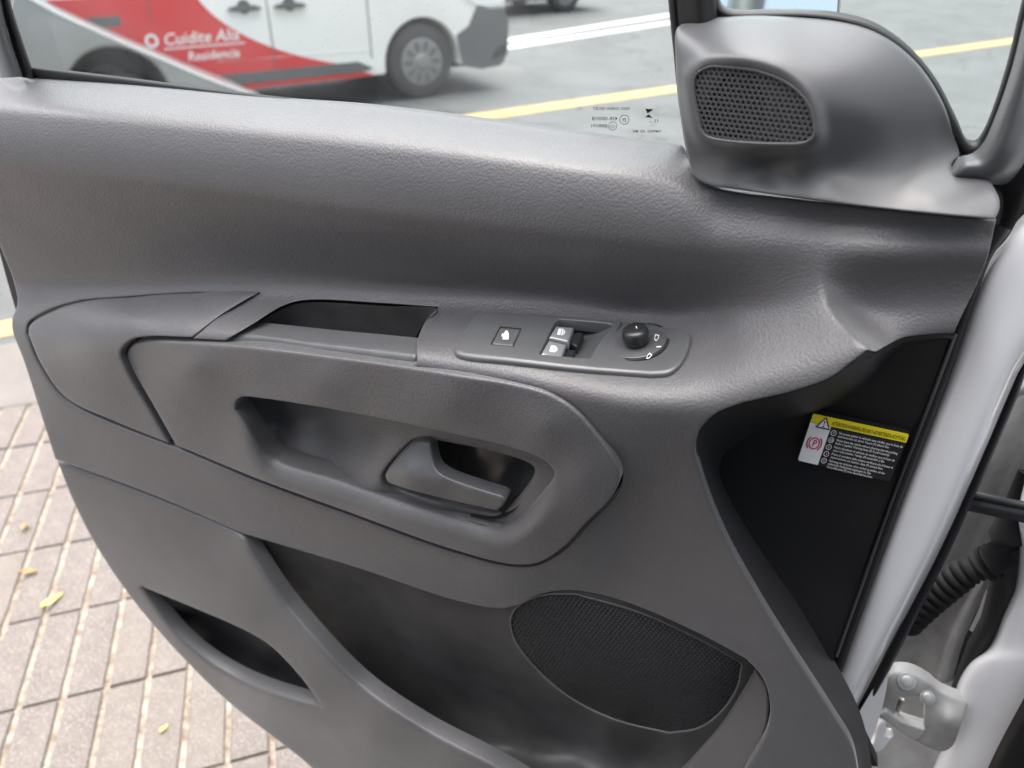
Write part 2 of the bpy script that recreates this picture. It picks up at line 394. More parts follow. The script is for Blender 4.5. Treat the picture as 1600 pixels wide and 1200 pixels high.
# ------------------------------------------------------------------ ground: pavement, kerb strip, road
M['asphalt'] = mat('pale worn asphalt', (.105, .109, .109), .8, spec=.3, var=(1.3, .16), bump=('noise', 160, .6, .004), specks=(120, .16, (.165, .165, .163)), cracks=(.55, .006, (.07, .07, .07)))
M['concrete'] = mat('pinkish concrete', (.15, .136, .125), .8, spec=.3, var=(5, .10), bump=('noise', 220, .5, .002), specks=(190, .2, (.27, .25, .235)))
M['mortar'] = mat('sandy joint filling', (.20, .145, .095), .9, spec=.2, var=(42, .3, (.37, .335, .29)), bump=('noise', 420, .8, .003))
M['paving'] = mat('granular pinkish grey tile', (.150, .130, .115), .8, spec=.3, var=(11, .10), bump=('noise', 420, .7, .0016), specks=(260, .26, (.30, .27, .25)))
M['paving2'] = mat('granular grey tile', (.142, .124, .112), .8, spec=.3, var=(13, .12), bump=('noise', 420, .7, .0016), specks=(240, .27, (.30, .27, .25)))
M['paving3'] = mat('warm stained tile', (.162, .132, .110), .85, spec=.3, var=(6, .22), bump=('noise', 420, .7, .0016), specks=(250, .26, (.34, .30, .28)))
M['roadyellow'] = mat('worn yellow road paint', (.46, .31, .08), .7, var=(6, .18, (.46, .35, .16)), bump=('noise', 200, .4, .002))
M['roadwhite'] = mat('worn white road paint', (.6, .6, .58), .7, var=(5, .12), bump=('noise', 200, .4, .002))
def quadsheet(name, pts, z, m, kind='structure', parent=None):
    o = link(name, [(x, y, z) for x, y in pts], [tuple(range(len(pts)))], m, parent, False)
    if kind: o['kind'] = kind
    return o
road = quadsheet('road', [(-900,-900),(900,-900),(900,900),(-900,900)], ROAD_Z, M['asphalt'])
RD = np.array([.847, .531, 0]); RN = np.array([-.531, .847, 0])       # along the road, across it
def g2(x, y, z=ROAD_Z): return G(np.array(float(x)), np.array(float(y)), z)
TG = np.array([-.27, .963, 0]); TT = np.array([.955, .297, 0])         # tile grooves and cross joints
t0 = g2(165, 1075, 0.0); TS = .2685
# edge of the tiled pavement, kerb strip beyond
def tl(i, j): return t0 + TT * i + TG * j
e0 = g2(60, 640, 0.0); je = float((e0 - t0) @ np.array([-TT[1], TT[0], 0])) / float(TG @ np.array([-TT[1], TT[0], 0]))
nrow = round(je / TS); je = nrow * TS
c = [tl(-5, -6), tl(7, -6), tl(7, je), tl(-5, je)]
sw = link('pavement', [tuple(p + [0, 0, -.008]) for p in c] + [tuple(p + [0, 0, ROAD_Z]) for p in c], [(0,1,2,3),(0,4,5,1),(1,5,6,2),(2,6,7,3),(3,7,4,0)], M['mortar'], None, False); tag(sw, kind='structure')
k1, k2 = tl(-5, je + .004), tl(7, je + .004); pe = g2(8, 536, 0.0); nx_ = np.array([-TT[1], TT[0], 0]); KD = float((pe - k1) @ nx_) / float(TG @ nx_); kk = [k1, k2, k2 + TG * KD, k1 + TG * KD]
kb_ = bmesh.new(); vv = [kb_.verts.new(tuple(p + [0, 0, -.001])) for p in kk] + [kb_.verts.new(tuple(p + [0, 0, ROAD_Z - .02])) for p in kk]
for q in ((0,1,2,3),(1,0,4,5),(2,1,5,6),(3,2,6,7),(0,3,7,4)): kb_.faces.new([vv[i] for i in q])
bmesh.ops.bevel(kb_, geom=[e for e in kb_.edges if all(v.co.z > -.05 for v in e.verts)], offset=.012, segments=3, profile=.5, affect='EDGES')
me = bpy.data.meshes.new('kerb_strip'); kb_.to_mesh(me); kb_.free(); me.materials.append(M['concrete']); ko = bpy.data.objects.new('kerb_strip', me); sc.collection.objects.link(ko); tag(ko, kind='structure')
# tiles: three raised bars each, shared meshes
def tile_mesh(seed, m):
    r = random.Random(seed); bm = bmesh.new(); g = .0135; w3 = TS / 3; h = .011
    for k in range(3):
        x0 = k * w3 + g / 2; x1 = (k + 1) * w3 - g / 2; y0 = .0045; y1 = TS - .0045; n = 7
        L = [(x0 + r.uniform(-.0012, .0012), y0 + (y1 - y0) * i / n) for i in range(n + 1)]; Rr = [(x1 + r.uniform(-.0012, .0012), y0 + (y1 - y0) * i / n) for i in range(n + 1)]
        rows = []
        for (a, b), (c_, d) in zip(L, Rr):
            rows.append([bm.verts.new(tuple((TT * x + TG * y)[:2]) + (z,)) for x, y, z in ((a - .002, b, -h), (a + .0015, b, -.0015), (a + .004, b, 0), (c_ - .004, d, 0), (c_ - .0015, d, -.0015), (c_ + .002, d, -h))])
        for i in range(n):
            for j in range(5): bm.faces.new((rows[i][j], rows[i][j+1], rows[i+1][j+1], rows[i+1][j]))
        for rw, s in ((rows[0], -1), (rows[-1], 1)):
            low = [bm.verts.new(v.co + Vector(tuple(TG * s * .0025)) - Vector((0, 0, h if 1 <= q <= 4 else 0))) for q, v in enumerate(rw)]
            for j in range(5): bm.faces.new((rw[j], rw[j+1], low[j+1], low[j]) if s < 0 else (rw[j+1], rw[j], low[j], low[j+1]))
    bmesh.ops.recalc_face_normals(bm, faces=bm.faces)
    me = bpy.data.meshes.new('paving_tile'); bm.to_mesh(me); bm.free(); me.materials.append(m); return me
TM = [tile_mesh(i, (M['paving'], M['paving2'], M['paving3'])[i % 3]) for i in range(9)]
for j in range(nrow - 13, nrow):
    for i in range(-13, 9):
        p = tl((i + (0.0)) * TS, j * TS)
        if np.hypot(p[0] + .5, p[1] - 1.0) > 2.3: continue
        o = bpy.data.objects.new('paving_tile', random.choice(TM)); sc.collection.objects.link(o); o.parent = sw
        o.location = (p[0], p[1], random.uniform(-.0012, .0012)); o.rotation_euler = (random.uniform(-.004, .004), random.uniform(-.004, .004), random.uniform(-.004, .004))
# road markings
def band(name, p, q, wd, m, z=ROAD_Z + .004, ext0=0, ext1=0):
    p = np.array(p); q = np.array(q); d = (q - p); d /= np.linalg.norm(d); nn = np.array([-d[1], d[0], 0]); p = p - d * ext0; q = q + d * ext1
    n = 60; V = []; F = []
    for i in range(n + 1):
        c_ = p + (q - p) * i / n; e = wd / 2; V += [tuple(c_ - nn * (e + random.uniform(-.006, .006))), tuple(c_ + nn * (e + random.uniform(-.006, .006)))]
    for i in range(n): F.append((2*i, 2*i+2, 2*i+3, 2*i+1))
    V = [(a, b, z) for a, b, _ in V]; o = link(name, V, F, m, None, False); o['kind'] = 'structure'; return o
band('yellow_road_line', g2(700, 190), g2(1540, 70), .25, M['roadyellow'], ext0=6, ext1=12)
band('white_road_line', g2(789, 64), g2(1044, 24), .2, M['roadwhite'], ext0=20, ext1=20); band('white_road_line', g2(789, 75), g2(1044, 36), .2, M['roadwhite'], ext0=20, ext1=20)
yl = g2(4, 515); band('yellow_road_line', yl, yl + RD * 2.0, .17, M['roadyellow'], ext0=4, ext1=2)
# litter on the pavement
M['leafy'] = mat('dry yellow leaf', (.6, .48, .12), .7, var=(90, .2)); M['leafb'] = mat('brown dry litter', (.33, .22, .10), .8, var=(90, .3))
def leaf(x, y, ln, wd, ang, m, name, label, cat, curl=.25, z=.002):
    c_ = g2(x, y, z); n = 12; V = []; F = []; ca, sa = math.cos(ang), math.sin(ang)
    for i in range(n + 1):
        t = i / n; w_ = wd * (math.sin(math.pi * min(1, t * 1.02))**.8 * (1 - .35 * t) + .03); 
        for k, s in enumerate((-1, -.5, 0, .5, 1)):
            a = (t - .5) * ln; b = s * w_ * (1 + .25 * math.sin(9 * t + 2 * s)); zz = curl * wd * (abs(s)**1.5) + .25 * curl * ln * (t - .5)**2 * 2 + .004 * math.sin(5 * t)
            V.append((c_[0] + a * ca - b * sa, c_[1] + a * sa + b * ca, z + abs(zz)))
    for i in range(n):
        for k in range(4): F.append((i*5+k, i*5+k+1, i*5+k+6, i*5+k+5))
    o = link(name, V, F, m); md = o.modifiers.new('thick', 'SOLIDIFY'); md.thickness = .0006; return tag(o, label, cat)
leaf(82, 940, .062, .012, R(62), M['leafy'], 'dry_leaf', 'yellow dry leaf lying across a pavement joint, larger of the two', 'leaf', .5)
leaf(256, 1139, .022, .005, R(60), M['leafy'], 'leaf_fragment', 'tiny pale yellow leaf fragment near the door bottom', 'leaf', .2)
leaf(45, 896, .045, .010, R(10), M['leafb'], 'dead_leaf', 'brown curled dead leaf, lone on a paving bar', 'leaf', .8)
leaf(40, 825, .035, .010, R(110), M['leafb'], 'seed_tuft', 'small brown seed tuft caught in a pavement joint', 'litter', .9)

# grit and crumbs lying in the joints and on the bars
M['grit'] = mat('sandy grit', (.30, .25, .19), .9, var=(40, .5))
V = []; F = []
for _ in range(2600):
    i = random.randint(-22, 16); a = i * TS / 3 + random.gauss(0, .0045) if random.random() < .72 else random.uniform(-1.9, 1.4); p = tl(a, random.uniform(-2.2, je))
    if random.random() < .12: p = tl(random.uniform(-1.9, 1.4), random.randint(-8, nrow) * TS + random.gauss(0, .003))
    if np.hypot(p[0] + .6, p[1] - 1.0) > 1.3: continue
    r = random.uniform(.0006, .0022); g = random.uniform(0, 6.28); b = len(V)
    for k in range(3): V.append((p[0] + r * math.cos(g + 2.1 * k), p[1] + r * math.sin(g + 2.1 * k), -.0075 if random.random() < .5 else -.004))
    V.append((p[0], p[1], random.uniform(0, .0014))); F += [(b, b+1, b+3), (b+1, b+2, b+3), (b+2, b, b+3)]
tag(link('joint_grit', V, F, M['grit'], None, False), 'sandy grit and crumbs in the pavement joints', 'grit', kind='stuff')
# ------------------------------------------------------------------ the open door
base = P(np.array(1420.), np.array(700.), np.array(-.03)); base[2] = .32
door = empty('car_door', base.tolist())
tag(door, 'open car door seen from inside, grey plastic trim panel with handle, switches and speaker grilles', 'car door')

main_W = guides([
    [(-90,111,-.035),(0,120,-.035),(200,134,-.035),(420,155,-.035),(570,166,-.035),(750,188,-.035),(900,209,-.035),(1060,232,-.033),(1120,286,.014),(1300,314,.016),(1560,342,.010)],
    [(-90,135,-.004),(0,145,-.004),(200,158,-.004),(420,178,-.004),(570,191,-.004),(750,213,-.004),(900,234,-.004),(1060,256,-.004),(1120,298,.017),(1300,327,.017),(1560,355,.011)],
    [(-90,166,.024),(0,172,.024),(200,190,.024),(420,212,.024),(570,228,.024),(750,248,.024),(900,268,.024),(1060,290,.020),(1120,318,.020),(1300,346,.018),(1560,374,.012)],
    [(-90,240,.037),(0,252,.037),(250,282,.037),(600,328,.037),(900,364,.036),(1060,382,.034),(1200,395,.033),(1290,393,.031),(1350,393,.030),(1450,396,.024),(1560,402,.016)],
    [(-90,268,.032),(0,280,.032),(250,309,.032),(600,355,.032),(900,391,.031),(1060,408,.030),(1200,414,.033),(1285,412,.033),(1345,412,.031),(1450,412,.024),(1560,415,.016)],
    [(-90,430,.0),(0,436,.0),(100,440,.0),(400,436,-.001),(650,450,-.002),(850,462,-.002),(1000,484,-.001),(1060,486,.006),(1110,483,.014),(1160,478,.026),(1230,470,.037),(1290,458,.041),(1360,452,.039),(1450,445,.032),(1560,440,.024)],
    [(-90,462,.006),(0,466,.006),(100,462,.007),(400,458,.006),(650,474,.006),(850,486,.006),(1000,508,.008),(1060,512,.015),(1110,510,.024),(1160,506,.036),(1250,500,.050),(1310,494,.056),(1378,488,.056),(1450,480,.050),(1560,472,.040)],
    [(-90,500,.018),(10,515,.022),(40,524,.026),(200,526,.050),(300,531,.058),(500,551,.070),(650,572,.080),(800,599,.086),(900,625,.088),(1000,642,.087),(1100,645,.086),(1200,622,.086),(1300,592,.087),(1356,548,.085),(1404,531,.080),(1490,522,.070)],
    [(-90,590,.024),(30,560,.028),(90,618,.034),(180,662,.034),(270,702,.034),(400,754,.036),(550,806,.040),(700,860,.047),(800,890,.051),(900,872,.053),(980,800,.058),(1040,770,.064),(1100,790,.066),(1200,930,.066),(1350,1200,.066)],
    [(-90,700,.028),(85,715,.034),(230,768,.034),(380,832,.034),(560,886,.034),(700,926,.032),(785,946,.031),(880,932,.030),(960,930,.032),(1060,935,.044),(1150,985,.055),(1250,1100,.064),(1350,1260,.066)],
    [(-90,1262,.03),(700,1262,.03),(1000,1262,.04),(1150,1262,.055),(1350,1290,.062)]])

def soften(f, x0, x1, y0, y1, st=4.0, sg=None):      # rounds the moulding lines the way a soft trim panel has them
    xs = np.arange(x0, x1 + st, st); ys = np.arange(y0, y1 + st, st); gx, gy = np.meshgrid(xs, ys); g = f(gx, gy)
    def blur(a, sg):
        r = int(3 * sg / st) + 1; k = np.exp(-.5 * (np.arange(-r, r + 1) * st / sg)**2); k /= k.sum()
        p = np.pad(a, r, mode='edge'); p = sum(k[i] * p[:, i:i + a.shape[1]] for i in range(2 * r + 1)); return sum(k[i] * p[i:i + a.shape[0]] for i in range(2 * r + 1))
    t = np.clip((gx - 1120) / 130, 0, 1) * np.clip((gy - 350) / 40, 0, 1); b = blur(g, sg) if sg else blur(g, 4.5) * (1 - t) + blur(g, 13) * t
    def h(x, y):
        x = np.asarray(x, float); y = np.asarray(y, float); u = np.clip((x - x0) / st, 1, len(xs) - 3.001); v = np.clip((y - y0) / st, 1, len(ys) - 3.001); i = u.astype(int); j = v.astype(int); a = u - i; c = v - j
        cw = lambda t: (-.5*t + t*t - .5*t**3, 1 - 2.5*t*t + 1.5*t**3, .5*t + 2*t*t - 1.5*t**3, -.5*t*t + .5*t**3)
        A_ = cw(a); C_ = cw(c); return sum(C_[q] * sum(A_[p] * b[j + q - 1, i + p - 1] for p in range(4)) for q in range(4))
    return h
main_S = soften(main_W, -120, 1620, 80, 1320)
def main_W(x, y):                      # right of the fold the trim falls back towards the hinge
    x = np.asarray(x, float); y = np.asarray(y, float); xf = np.interp(y, [340, 375, 410, 440, 478, 516, 549, 1400], [1300, 1292, 1281, 1279, 1291, 1320, 1357, 1357])
    D = np.clip((y - 385) / 165, 0, 1); D = .052 * D * D * (3 - 2 * D); d = np.clip(.86 * (x - xf), 0, None); r = 5.0
    return main_S(x, y) - D * (1 - np.exp(-(np.sqrt(d * d + r * r) - r) / 26))
SILL = [(-90,110),(0,120),(200,134),(420,155),(570,166),(750,188),(900,209),(1052,229)]
RIM = [(1356,548),(1332,566),(1300,590),(1240,612),(1150,634),(1115,650),(1092,675),(1086,705),(1095,745),(1130,835),(1200,960),(1300,1115),(1332,1170),(1345,1240)]
BTOP = [(225,530),(300,533),(400,541),(500,553),(645,573),(720,585),(800,598),(860,614),(900,638),(945,690),(968,726),(972,748),(962,775),(920,820),(882,860),(842,884),(800,887),(700,862),(550,808),(400,753),(270,699)]
CLEFT = [(270,699),(238,642),(200,575),(193,551),(203,536),(225,530)]
INS_T = [(300,530),(340,497),(380,471),(406,458)]
INS_B = [(40,522),(60,570),(100,625),(180,665),(270,699)]
INS_TOP = [(406,458),(300,458),(200,464),(115,472),(62,491),(42,507),(40,522)]
BIN = [(352,533),(400,503),(440,479),(475,470)]
main_out = path(SILL, [(1052,229),(1064,234),(1074,260),(1088,278),(1112,292),(1300,318),(1557,344)], [(1557,344),(1541,410),(1490,522)],
    [(1490,522),(1450,524),(1412,529),(1386,541),(1368,551)], [(1368,551),(1356,548)], RIM, [(1345,1240),(1150,1240)],
    [(1150,1240),(1165,1206),(1198,1145),(1203,1100),(1191,1060),(1166,1031)], [(1166,1031),(1100,995),(1000,950),(930,928),(880,923),(840,931),(810,946),(785,952)],
    [(785,952),(760,950),(700,936),(560,889),(380,835)], [(380,835),(230,771),(85,718)], [(85,718),(60,640),(35,562),(18,517),(18,497),(26,475),(20,440),(0,388),(-45,262),(-90,110)])
grip_hole = path(INS_TOP, INS_B[:], BTOP[::-1][0:1] + [(400,753),(550,808),(700,862),(800,887),(842,884),(882,860),(920,820),(962,775),(972,748),(968,726),(945,690),(900,638),(860,614),(800,598),(720,585),(645,573)],
    [(645,573),(650,566),(650,552),(652,530),(664,503),(684,481)], [(684,481),(600,475),(475,470),(440,479),(400,503),(352,533)], [(352,533),(300,530)], INS_T)
SWC = [(838,562),(866,505),(874,501),(945,507),(966,513),(942,545),(927,570),(880,567)]
main = panel('door_trim', main_out, main_W, M['trim'], door, [grip_hole, loop(SWC)], r_px=3.5, r_m=.0018, step=7, skirt=.008, hole_r=3.5, hole_m=.0018)

# backing of the shell, seen only through the seams
loft('inner_shell', [[(-60,170,-.05),(1040,246,-.05),(1100,272,-.05),(1300,300,-.05),(1552,338,-.05)], [(34,516,-.022),(1000,640,-.03),(1480,560,-.035)], [(115,740,-.03),(560,900,-.03),(1240,1000,-.04)], [(420,1010,-.045),(700,1180,-.045),(1250,1200,-.045)]], M['black'], door, 30, 4)

# wedge insert at the rear end
ins_W = tps([(406,458,.008),(300,459,.008),(200,466,.010),(115,474,.012),(60,492,.016),(42,520,.026),(300,492,.038),(200,494,.038),(120,500,.032),(350,478,.026),(300,526,.058),(225,524,.054),(150,526,.047),(90,540,.038),(190,560,.052),(100,580,.040),(100,622,.035),(180,662,.035),(268,697,.036),(220,620,.044),(160,600,.045)])
insert = panel('rear_insert', path([(300,528),(340,496),(380,471),(402,459)], [(402,459),(300,461),(200,467),(117,475),(66,494),(45,509),(43,522)], [(43,522),(63,569),(102,622),(182,661),(264,694)],
    [(264,694),(234,642),(196,576),(188,551),(200,534),(225,527),(300,528)]), ins_W, M['trim'], door, r_px=3.5, r_m=.0022, step=7, skirt=.016)

# shelf bin and its lip
loft('bin_wall', [[(352,535,.045),(404,504,.026),(445,481,.012),(476,473,.008),(600,478,.010),(684,484,.012),(664,503,.026),(642,540,.050),(634,551,.058)],
                  [(345,560,.040),(396,532,.022),(446,512,.010),(476,506,.006),(600,512,.008),(668,518,.011),(655,536,.024),(640,566,.046),(630,580,.055)],
                  [(345,610,.040),(396,582,.024),(446,562,.012),(476,556,.010),(600,562,.012),(662,568,.014),(652,586,.026),(640,616,.046),(630,630,.055)]], M['bin'], door, 120, 5)
lipW = guides([[(345,534,.053),(376,515,.046),(500,528,.052),(655,546,.062)],[(345,540,.056),(376,527,.055),(500,541,.062),(655,559,.072)],[(345,560,.058),(376,548,.058),(500,562,.065),(655,582,.075)]])
panel('bin_lip', path([(354,532),(364,524),(378,518)], [(378,518),(500,532),(600,542),(636,546),(646,548)], [(646,548),(650,562),(649,580)], [(649,580),(500,561),(400,549),(356,542)], [(356,542),(354,532)]), lipW, M['cover'], door, r_px=5, r_m=.003, step=6, skirt=.018)

# grip panel with its pull recess
PULL = path([(367,640),(368,628),(376,621),(392,621)], [(392,621),(450,629),(560,648),(640,664),(740,686),(800,701),(840,715),(862,731),(866,746),(852,767),(830,790),(800,814),(785,822),(762,822)], [(762,822),(700,804),(620,780),(573,765),(526,749),(440,722),(414,704),(390,672),(367,640)])
gripW = tps([(195,550,.045),(270,697,.036),(230,620,.042),(235,535,.053),(300,537,.060),(500,557,.074),(650,577,.084),(800,602,.090),(870,624,.091),(940,690,.089),(970,745,.085),
    (300,575,.062),(400,580,.068),(500,595,.076),(700,635,.088),(850,670,.094),(910,745,.088),(360,600,.060),(400,618,.062),(560,645,.073),(700,678,.080),(800,702,.083),(868,735,.084),
    (345,650,.047),(360,690,.044),(400,752,.044),(550,806,.049),(700,860,.056),(800,885,.057),(880,857,.066),(940,800,.078),
    (405,722,.050),(450,742,.052),(600,797,.060),(700,828,.066),(760,842,.070),(830,832,.076),(880,780,.083),(300,640,.046)], 3e-4)
LIP = cr([(372,652),(390,672),(414,704),(440,722),(526,749),(573,765),(620,780),(700,804),(762,823),(785,822),(812,806),(852,767)], 3)
gripB = gripW
def gripW(x, y):
    x = np.asarray(x, float); y = np.asarray(y, float); d = np.full(x.size, 1e9); pt = np.stack([x.ravel(), y.ravel()], 1)
    for i in range(len(LIP) - 1):
        ab = LIP[i + 1] - LIP[i]; t = np.clip(((pt - LIP[i]) @ ab) / (ab @ ab), 0, 1); q = pt - LIP[i] - t[:, None] * ab; d = np.minimum(d, (q**2).sum(1))
    d = np.sqrt(d).reshape(x.shape); q = np.clip(1 - d / 30, 0, 1); sm = lambda t: np.clip(t, 0, 1)**2 * (3 - 2 * np.clip(t, 0, 1))
    return gripB(x, y) - .017 * q**1.3 * sm((x - 372) / 60) * sm((875 - x) / 60) * sm((y - 640) / 40)
grip = panel('grip_panel', inset(path([(303,535),(400,543),(500,555),(645,575),(720,587),(800,600),(858,616),(897,640),(942,691),(965,727),(969,747),(959,774),(917,818),(880,857),(841,881),(800,884),(701,859),(551,805),(401,750),(273,697)],
    [(273,697),(242,642),(204,575),(197,552),(206,538),(226,533),(303,535)]), .9), gripW, M['trim'], door, [PULL], r_px=4, r_m=.0022, step=7, skirt=.02, hole_r=3.5, hole_m=.0018)
recW = tps([(360,612,.020),(372,650,.027),(395,700,.024),(440,728,.025),(520,754,.029),(600,780,.035),(700,810,.042),(770,829,.048),(830,806,.066),(876,742,.068),(850,712,.064),(800,695,.060),(700,668,.052),(640,655,.044),(560,638,.018),(450,618,.006),
    (430,660,.000),(470,690,.006),(500,725,.016),(500,655,-.006),(530,690,.008),(410,690,.018),(450,712,.017),
    (545,740,.030),(560,700,.026),(570,660,.020),(590,720,.046),(610,675,.042),(590,755,.050),(650,680,.048),(760,700,.056),(838,735,.064),(795,800,.058),(690,788,.050),(620,763,.044)], 2e-4)
BEZ = path([(596,744),(604,730),(641,692),(652,687),(668,687)], [(668,687),(760,705),(820,723),(834,733),(832,746),(800,790),(786,802),(768,804)], [(768,804),(700,790),(612,763),(599,754),(596,744)])
panel('pull_recess', loop([(356,618),(378,608),(450,615),(560,637),(650,656),(750,680),(810,697),(862,716),(882,738),(876,762),(850,798),(815,832),(780,844),(740,842),(690,828),(600,798),(500,764),(430,741),(400,716),(376,676)]), recW, M['trim'], door, [BEZ], r_px=4, r_m=.001, step=6, skirt=.014, hole_r=6, hole_m=.003)
cupW = tps([(596,750,.035),(645,690,.030),(690,700,.004),(700,760,.008),(720,720,.000),(730,770,.016),(740,735,.012),(745,715,.016),(790,728,.026),(780,760,.030),(765,790,.036),(815,740,.048),(835,735,.058),(800,790,.056),(740,800,.046),(660,780,.030)], 1e-4)
cup = panel('handle_cup', loop([(588,746),(640,686),(670,682),(760,700),(825,718),(842,734),(838,750),(796,804),(768,812),(700,798),(606,768)]), cupW, M['gloss'], door, r_px=3, r_m=0, step=6, skirt=.003)
levW = tps([(600,744,.061),(620,720,.059),(641,697,.056),(671,694,.060),(678,722,.067),(636,736,.071),(690,749,.073),(740,766,.0745),(786,781,.076),(612,758,.065),(700,784,.067),(768,799,.070),(655,715,.064)], 4e-4)
lever = panel('door_handle', path([(600,743),(608,730),(643,694),(653,690),(664,690),(671,694)], [(671,694),(675,718),(681,735),(694,746),(750,767),(784,778),(790,783)], [(790,783),(784,793),(775,799),(766,798)], [(766,798),(700,783),(616,760),(604,754),(600,743)]), levW, M['lever'], door, r_px=5, r_m=.003, step=4, skirt=.012)

# lower map pocket
POCK = path([(220,918),(300,951),(380,986),(420,1010),(462,1052),(502,1104)], [(502,1104),(490,1103),(400,1075),(330,1038),(275,992),(236,942),(220,918)])
lowW = tps([(85,722,.030),(230,775,.031),(365,832,.033),(150,860,.026),(220,960,.026),(340,1085,.028),(480,1190,.032),(600,1260,.036),(380,838,.036),(450,950,.050),(560,1070,.064),(660,1140,.074),(780,1205,.080),(300,880,.040),(380,960,.052),(480,1060,.064),(580,1150,.070),(300,1000,.038),(420,1100,.050),(200,850,.033),(700,1240,.074)], 3e-4)
low = panel('map_pocket', path([(87,722),(230,775),(360,829),(368,833)], [(368,833),(378,842),(400,880),(450,952),(560,1071),(660,1141),(770,1199),(840,1240)], [(840,1240),(520,1240)], [(520,1240),(480,1197),(345,1090),(222,960),(150,858),(110,780),(87,722)]),
    lowW, M['trim_fine'], door, [POCK], r_px=5, r_m=.0045, step=8, skirt=.018, hole_r=5, hole_m=.003)
pkW = tps([(210,910,.014),(300,945,.008),(420,1000,.014),(500,1090,.034),(510,1112,.042),(400,1085,.032),(320,1045,.024),(260,990,.016),(300,975,-.012),(380,1020,-.010),(430,1050,.0),(400,1050,.006)], 2e-4)
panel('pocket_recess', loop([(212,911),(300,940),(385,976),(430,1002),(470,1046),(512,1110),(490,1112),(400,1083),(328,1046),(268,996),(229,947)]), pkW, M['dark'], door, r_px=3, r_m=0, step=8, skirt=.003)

# storage bin behind the map pocket, with the loudspeaker
binW = tps([(370,825,.020),(560,880,.016),(700,925,.020),(785,945,.026),(420,930,.002),(500,1000,-.006),(600,940,.004),(700,1000,.010),(790,985,.022),(600,1100,-.004),(800,1100,.000),(700,1130,-.006),(820,1030,.022),(880,1090,.020),(960,1130,.020),(1050,1150,.020),(1120,1130,.020),(1160,1040,.024),(900,925,.026),(1000,945,.026),(1100,990,.026),
    (800,1165,.004),(900,1170,.006),(1000,1190,.008),(900,1230,.05),(780,1215,.05),(1050,1250,.04),(1180,1100,.012),(1150,1170,.012)], 2e-4)
SPK = path([(799,985),(798,966),(806,950),(830,935),(860,928),(900,928)], [(900,928),(1000,957),(1100,1002),(1160,1036)], [(1160,1036),(1152,1075),(1124,1115),(1090,1138),(1045,1145)], [(1045,1145),(960,1124),(885,1086),(830,1036),(806,1003),(799,985)])
panel('storage_bin', path([(370,822),(560,876),(700,922),(785,938),(840,915),(900,905),(1000,930),(1110,980),(1190,1025)], [(1190,1025),(1225,1110),(1160,1270)], [(1160,1270),(640,1260)], [(640,1260),(560,1110),(430,950),(370,822)]), binW, M['bin'], door, [SPK], r_px=3, r_m=0, step=9, skirt=.012, hole_r=3.5, hole_m=.0015)
panel('bin_end', path([(1181,1052),(1197,1075),(1201,1105),(1195,1145),(1163,1205),(1140,1240)], [(1140,1240),(1030,1240)], [(1030,1240),(1075,1195),(1130,1130),(1160,1085),(1181,1052)]), tps([(1181,1052,.030),(1201,1105,.040),(1163,1205,.045),(1140,1240,.045),(1030,1240,.030),(1075,1195,.026),(1130,1130,.022),(1160,1085,.024)]), M['trim_fine'], door, r_px=5, r_m=.003, step=8, skirt=.02)

def plane3(a):                        # plane through three (px, py, w)
    q = np.array([P(np.array(float(x)), np.array(float(y)), np.array(w)) for x, y, w in a]); n = np.cross(q[1] - q[0], q[2] - q[0]); n /= np.linalg.norm(n)
    if n @ N < 0: n = -n
    e1 = U - n * (U @ n); e1 /= np.linalg.norm(e1); return q[0], e1, np.cross(n, e1), n
def on_plane(pl, poly):
    c, e1, e2, n = pl; d = rays(poly[:, 0], poly[:, 1]); t = ((c - O) @ n) / (d @ n); q = O + d * t[:, None] - c; return np.stack([q @ e1, q @ e2], 1)
def grille(name, outline, pl, pitch, hole, depth, m, parent, k=12, rot=0.0, W=None, sink=.0016):
    c, e1, e2, n = pl; poly = on_plane(pl, np.asarray(outline)); x0, y0 = poly.min(0) - pitch; x1, y1 = poly.max(0) + pitch
    ca, sa = math.cos(rot), math.sin(rot); V = []; F = []; cen = poly.mean(0); rad = np.abs(poly - cen).max() * 1.5
    ii = int(rad / pitch) + 2
    pts = np.array([((i + .5 * (j % 2)) * pitch, j * pitch * .8660254) for j in range(-ii - 8, ii + 9) for i in range(-ii, ii + 1)])
    pts = np.stack([pts[:, 0] * ca - pts[:, 1] * sa, pts[:, 0] * sa + pts[:, 1] * ca], 1) + cen
    ok = inside(poly, pts[:, 0], pts[:, 1]); dd = dist([poly], pts[:, 0], pts[:, 1]); ok |= dd < pitch * .6
    hexr = pitch / math.sqrt(3)
    for px, py in pts[ok]:
        b = len(V)
        for r_, kind in ((hexr, 0), (hole, 1), (hole * .93, 2)):
            for j in range(k):
                g = 2 * math.pi * j / k + math.pi / 6; r = r_
                if kind == 0: r = hexr * math.cos(math.pi / 6) / math.cos(((g - 0 + math.pi / 6 - math.pi/6) % (math.pi / 3)) - math.pi / 6)
                x = r * math.cos(g); y = r * math.sin(g)
                V.append(c + e1 * (px + x * ca - y * sa) + e2 * (py + x * sa + y * ca) - n * (depth if kind == 2 else 0))
        for j in range(k):
            q = (j + 1) % k; F.append((b + j, b + q, b + k + q, b + k + j)); F.append((b + k + j, b + k + q, b + 2*k + q, b + 2*k + j))
    V = np.array(V); rel = V - O; up_ = np.array([0, sp_, cp]); fw = np.array([0, cp, -sp_]); dz = rel @ fw
    px_ = 800 + FPX * rel[:, 0] / dz; py_ = 600 - FPX * (rel @ up_) / dz
    kd = np.tile(np.repeat([0, 0, 1], k), len(V) // (3 * k)); V = P(px_, py_, W(px_, py_) - sink) - N * (kd * depth)[:, None]
    return link(name, V, F, m, parent, False), len(pts[ok])
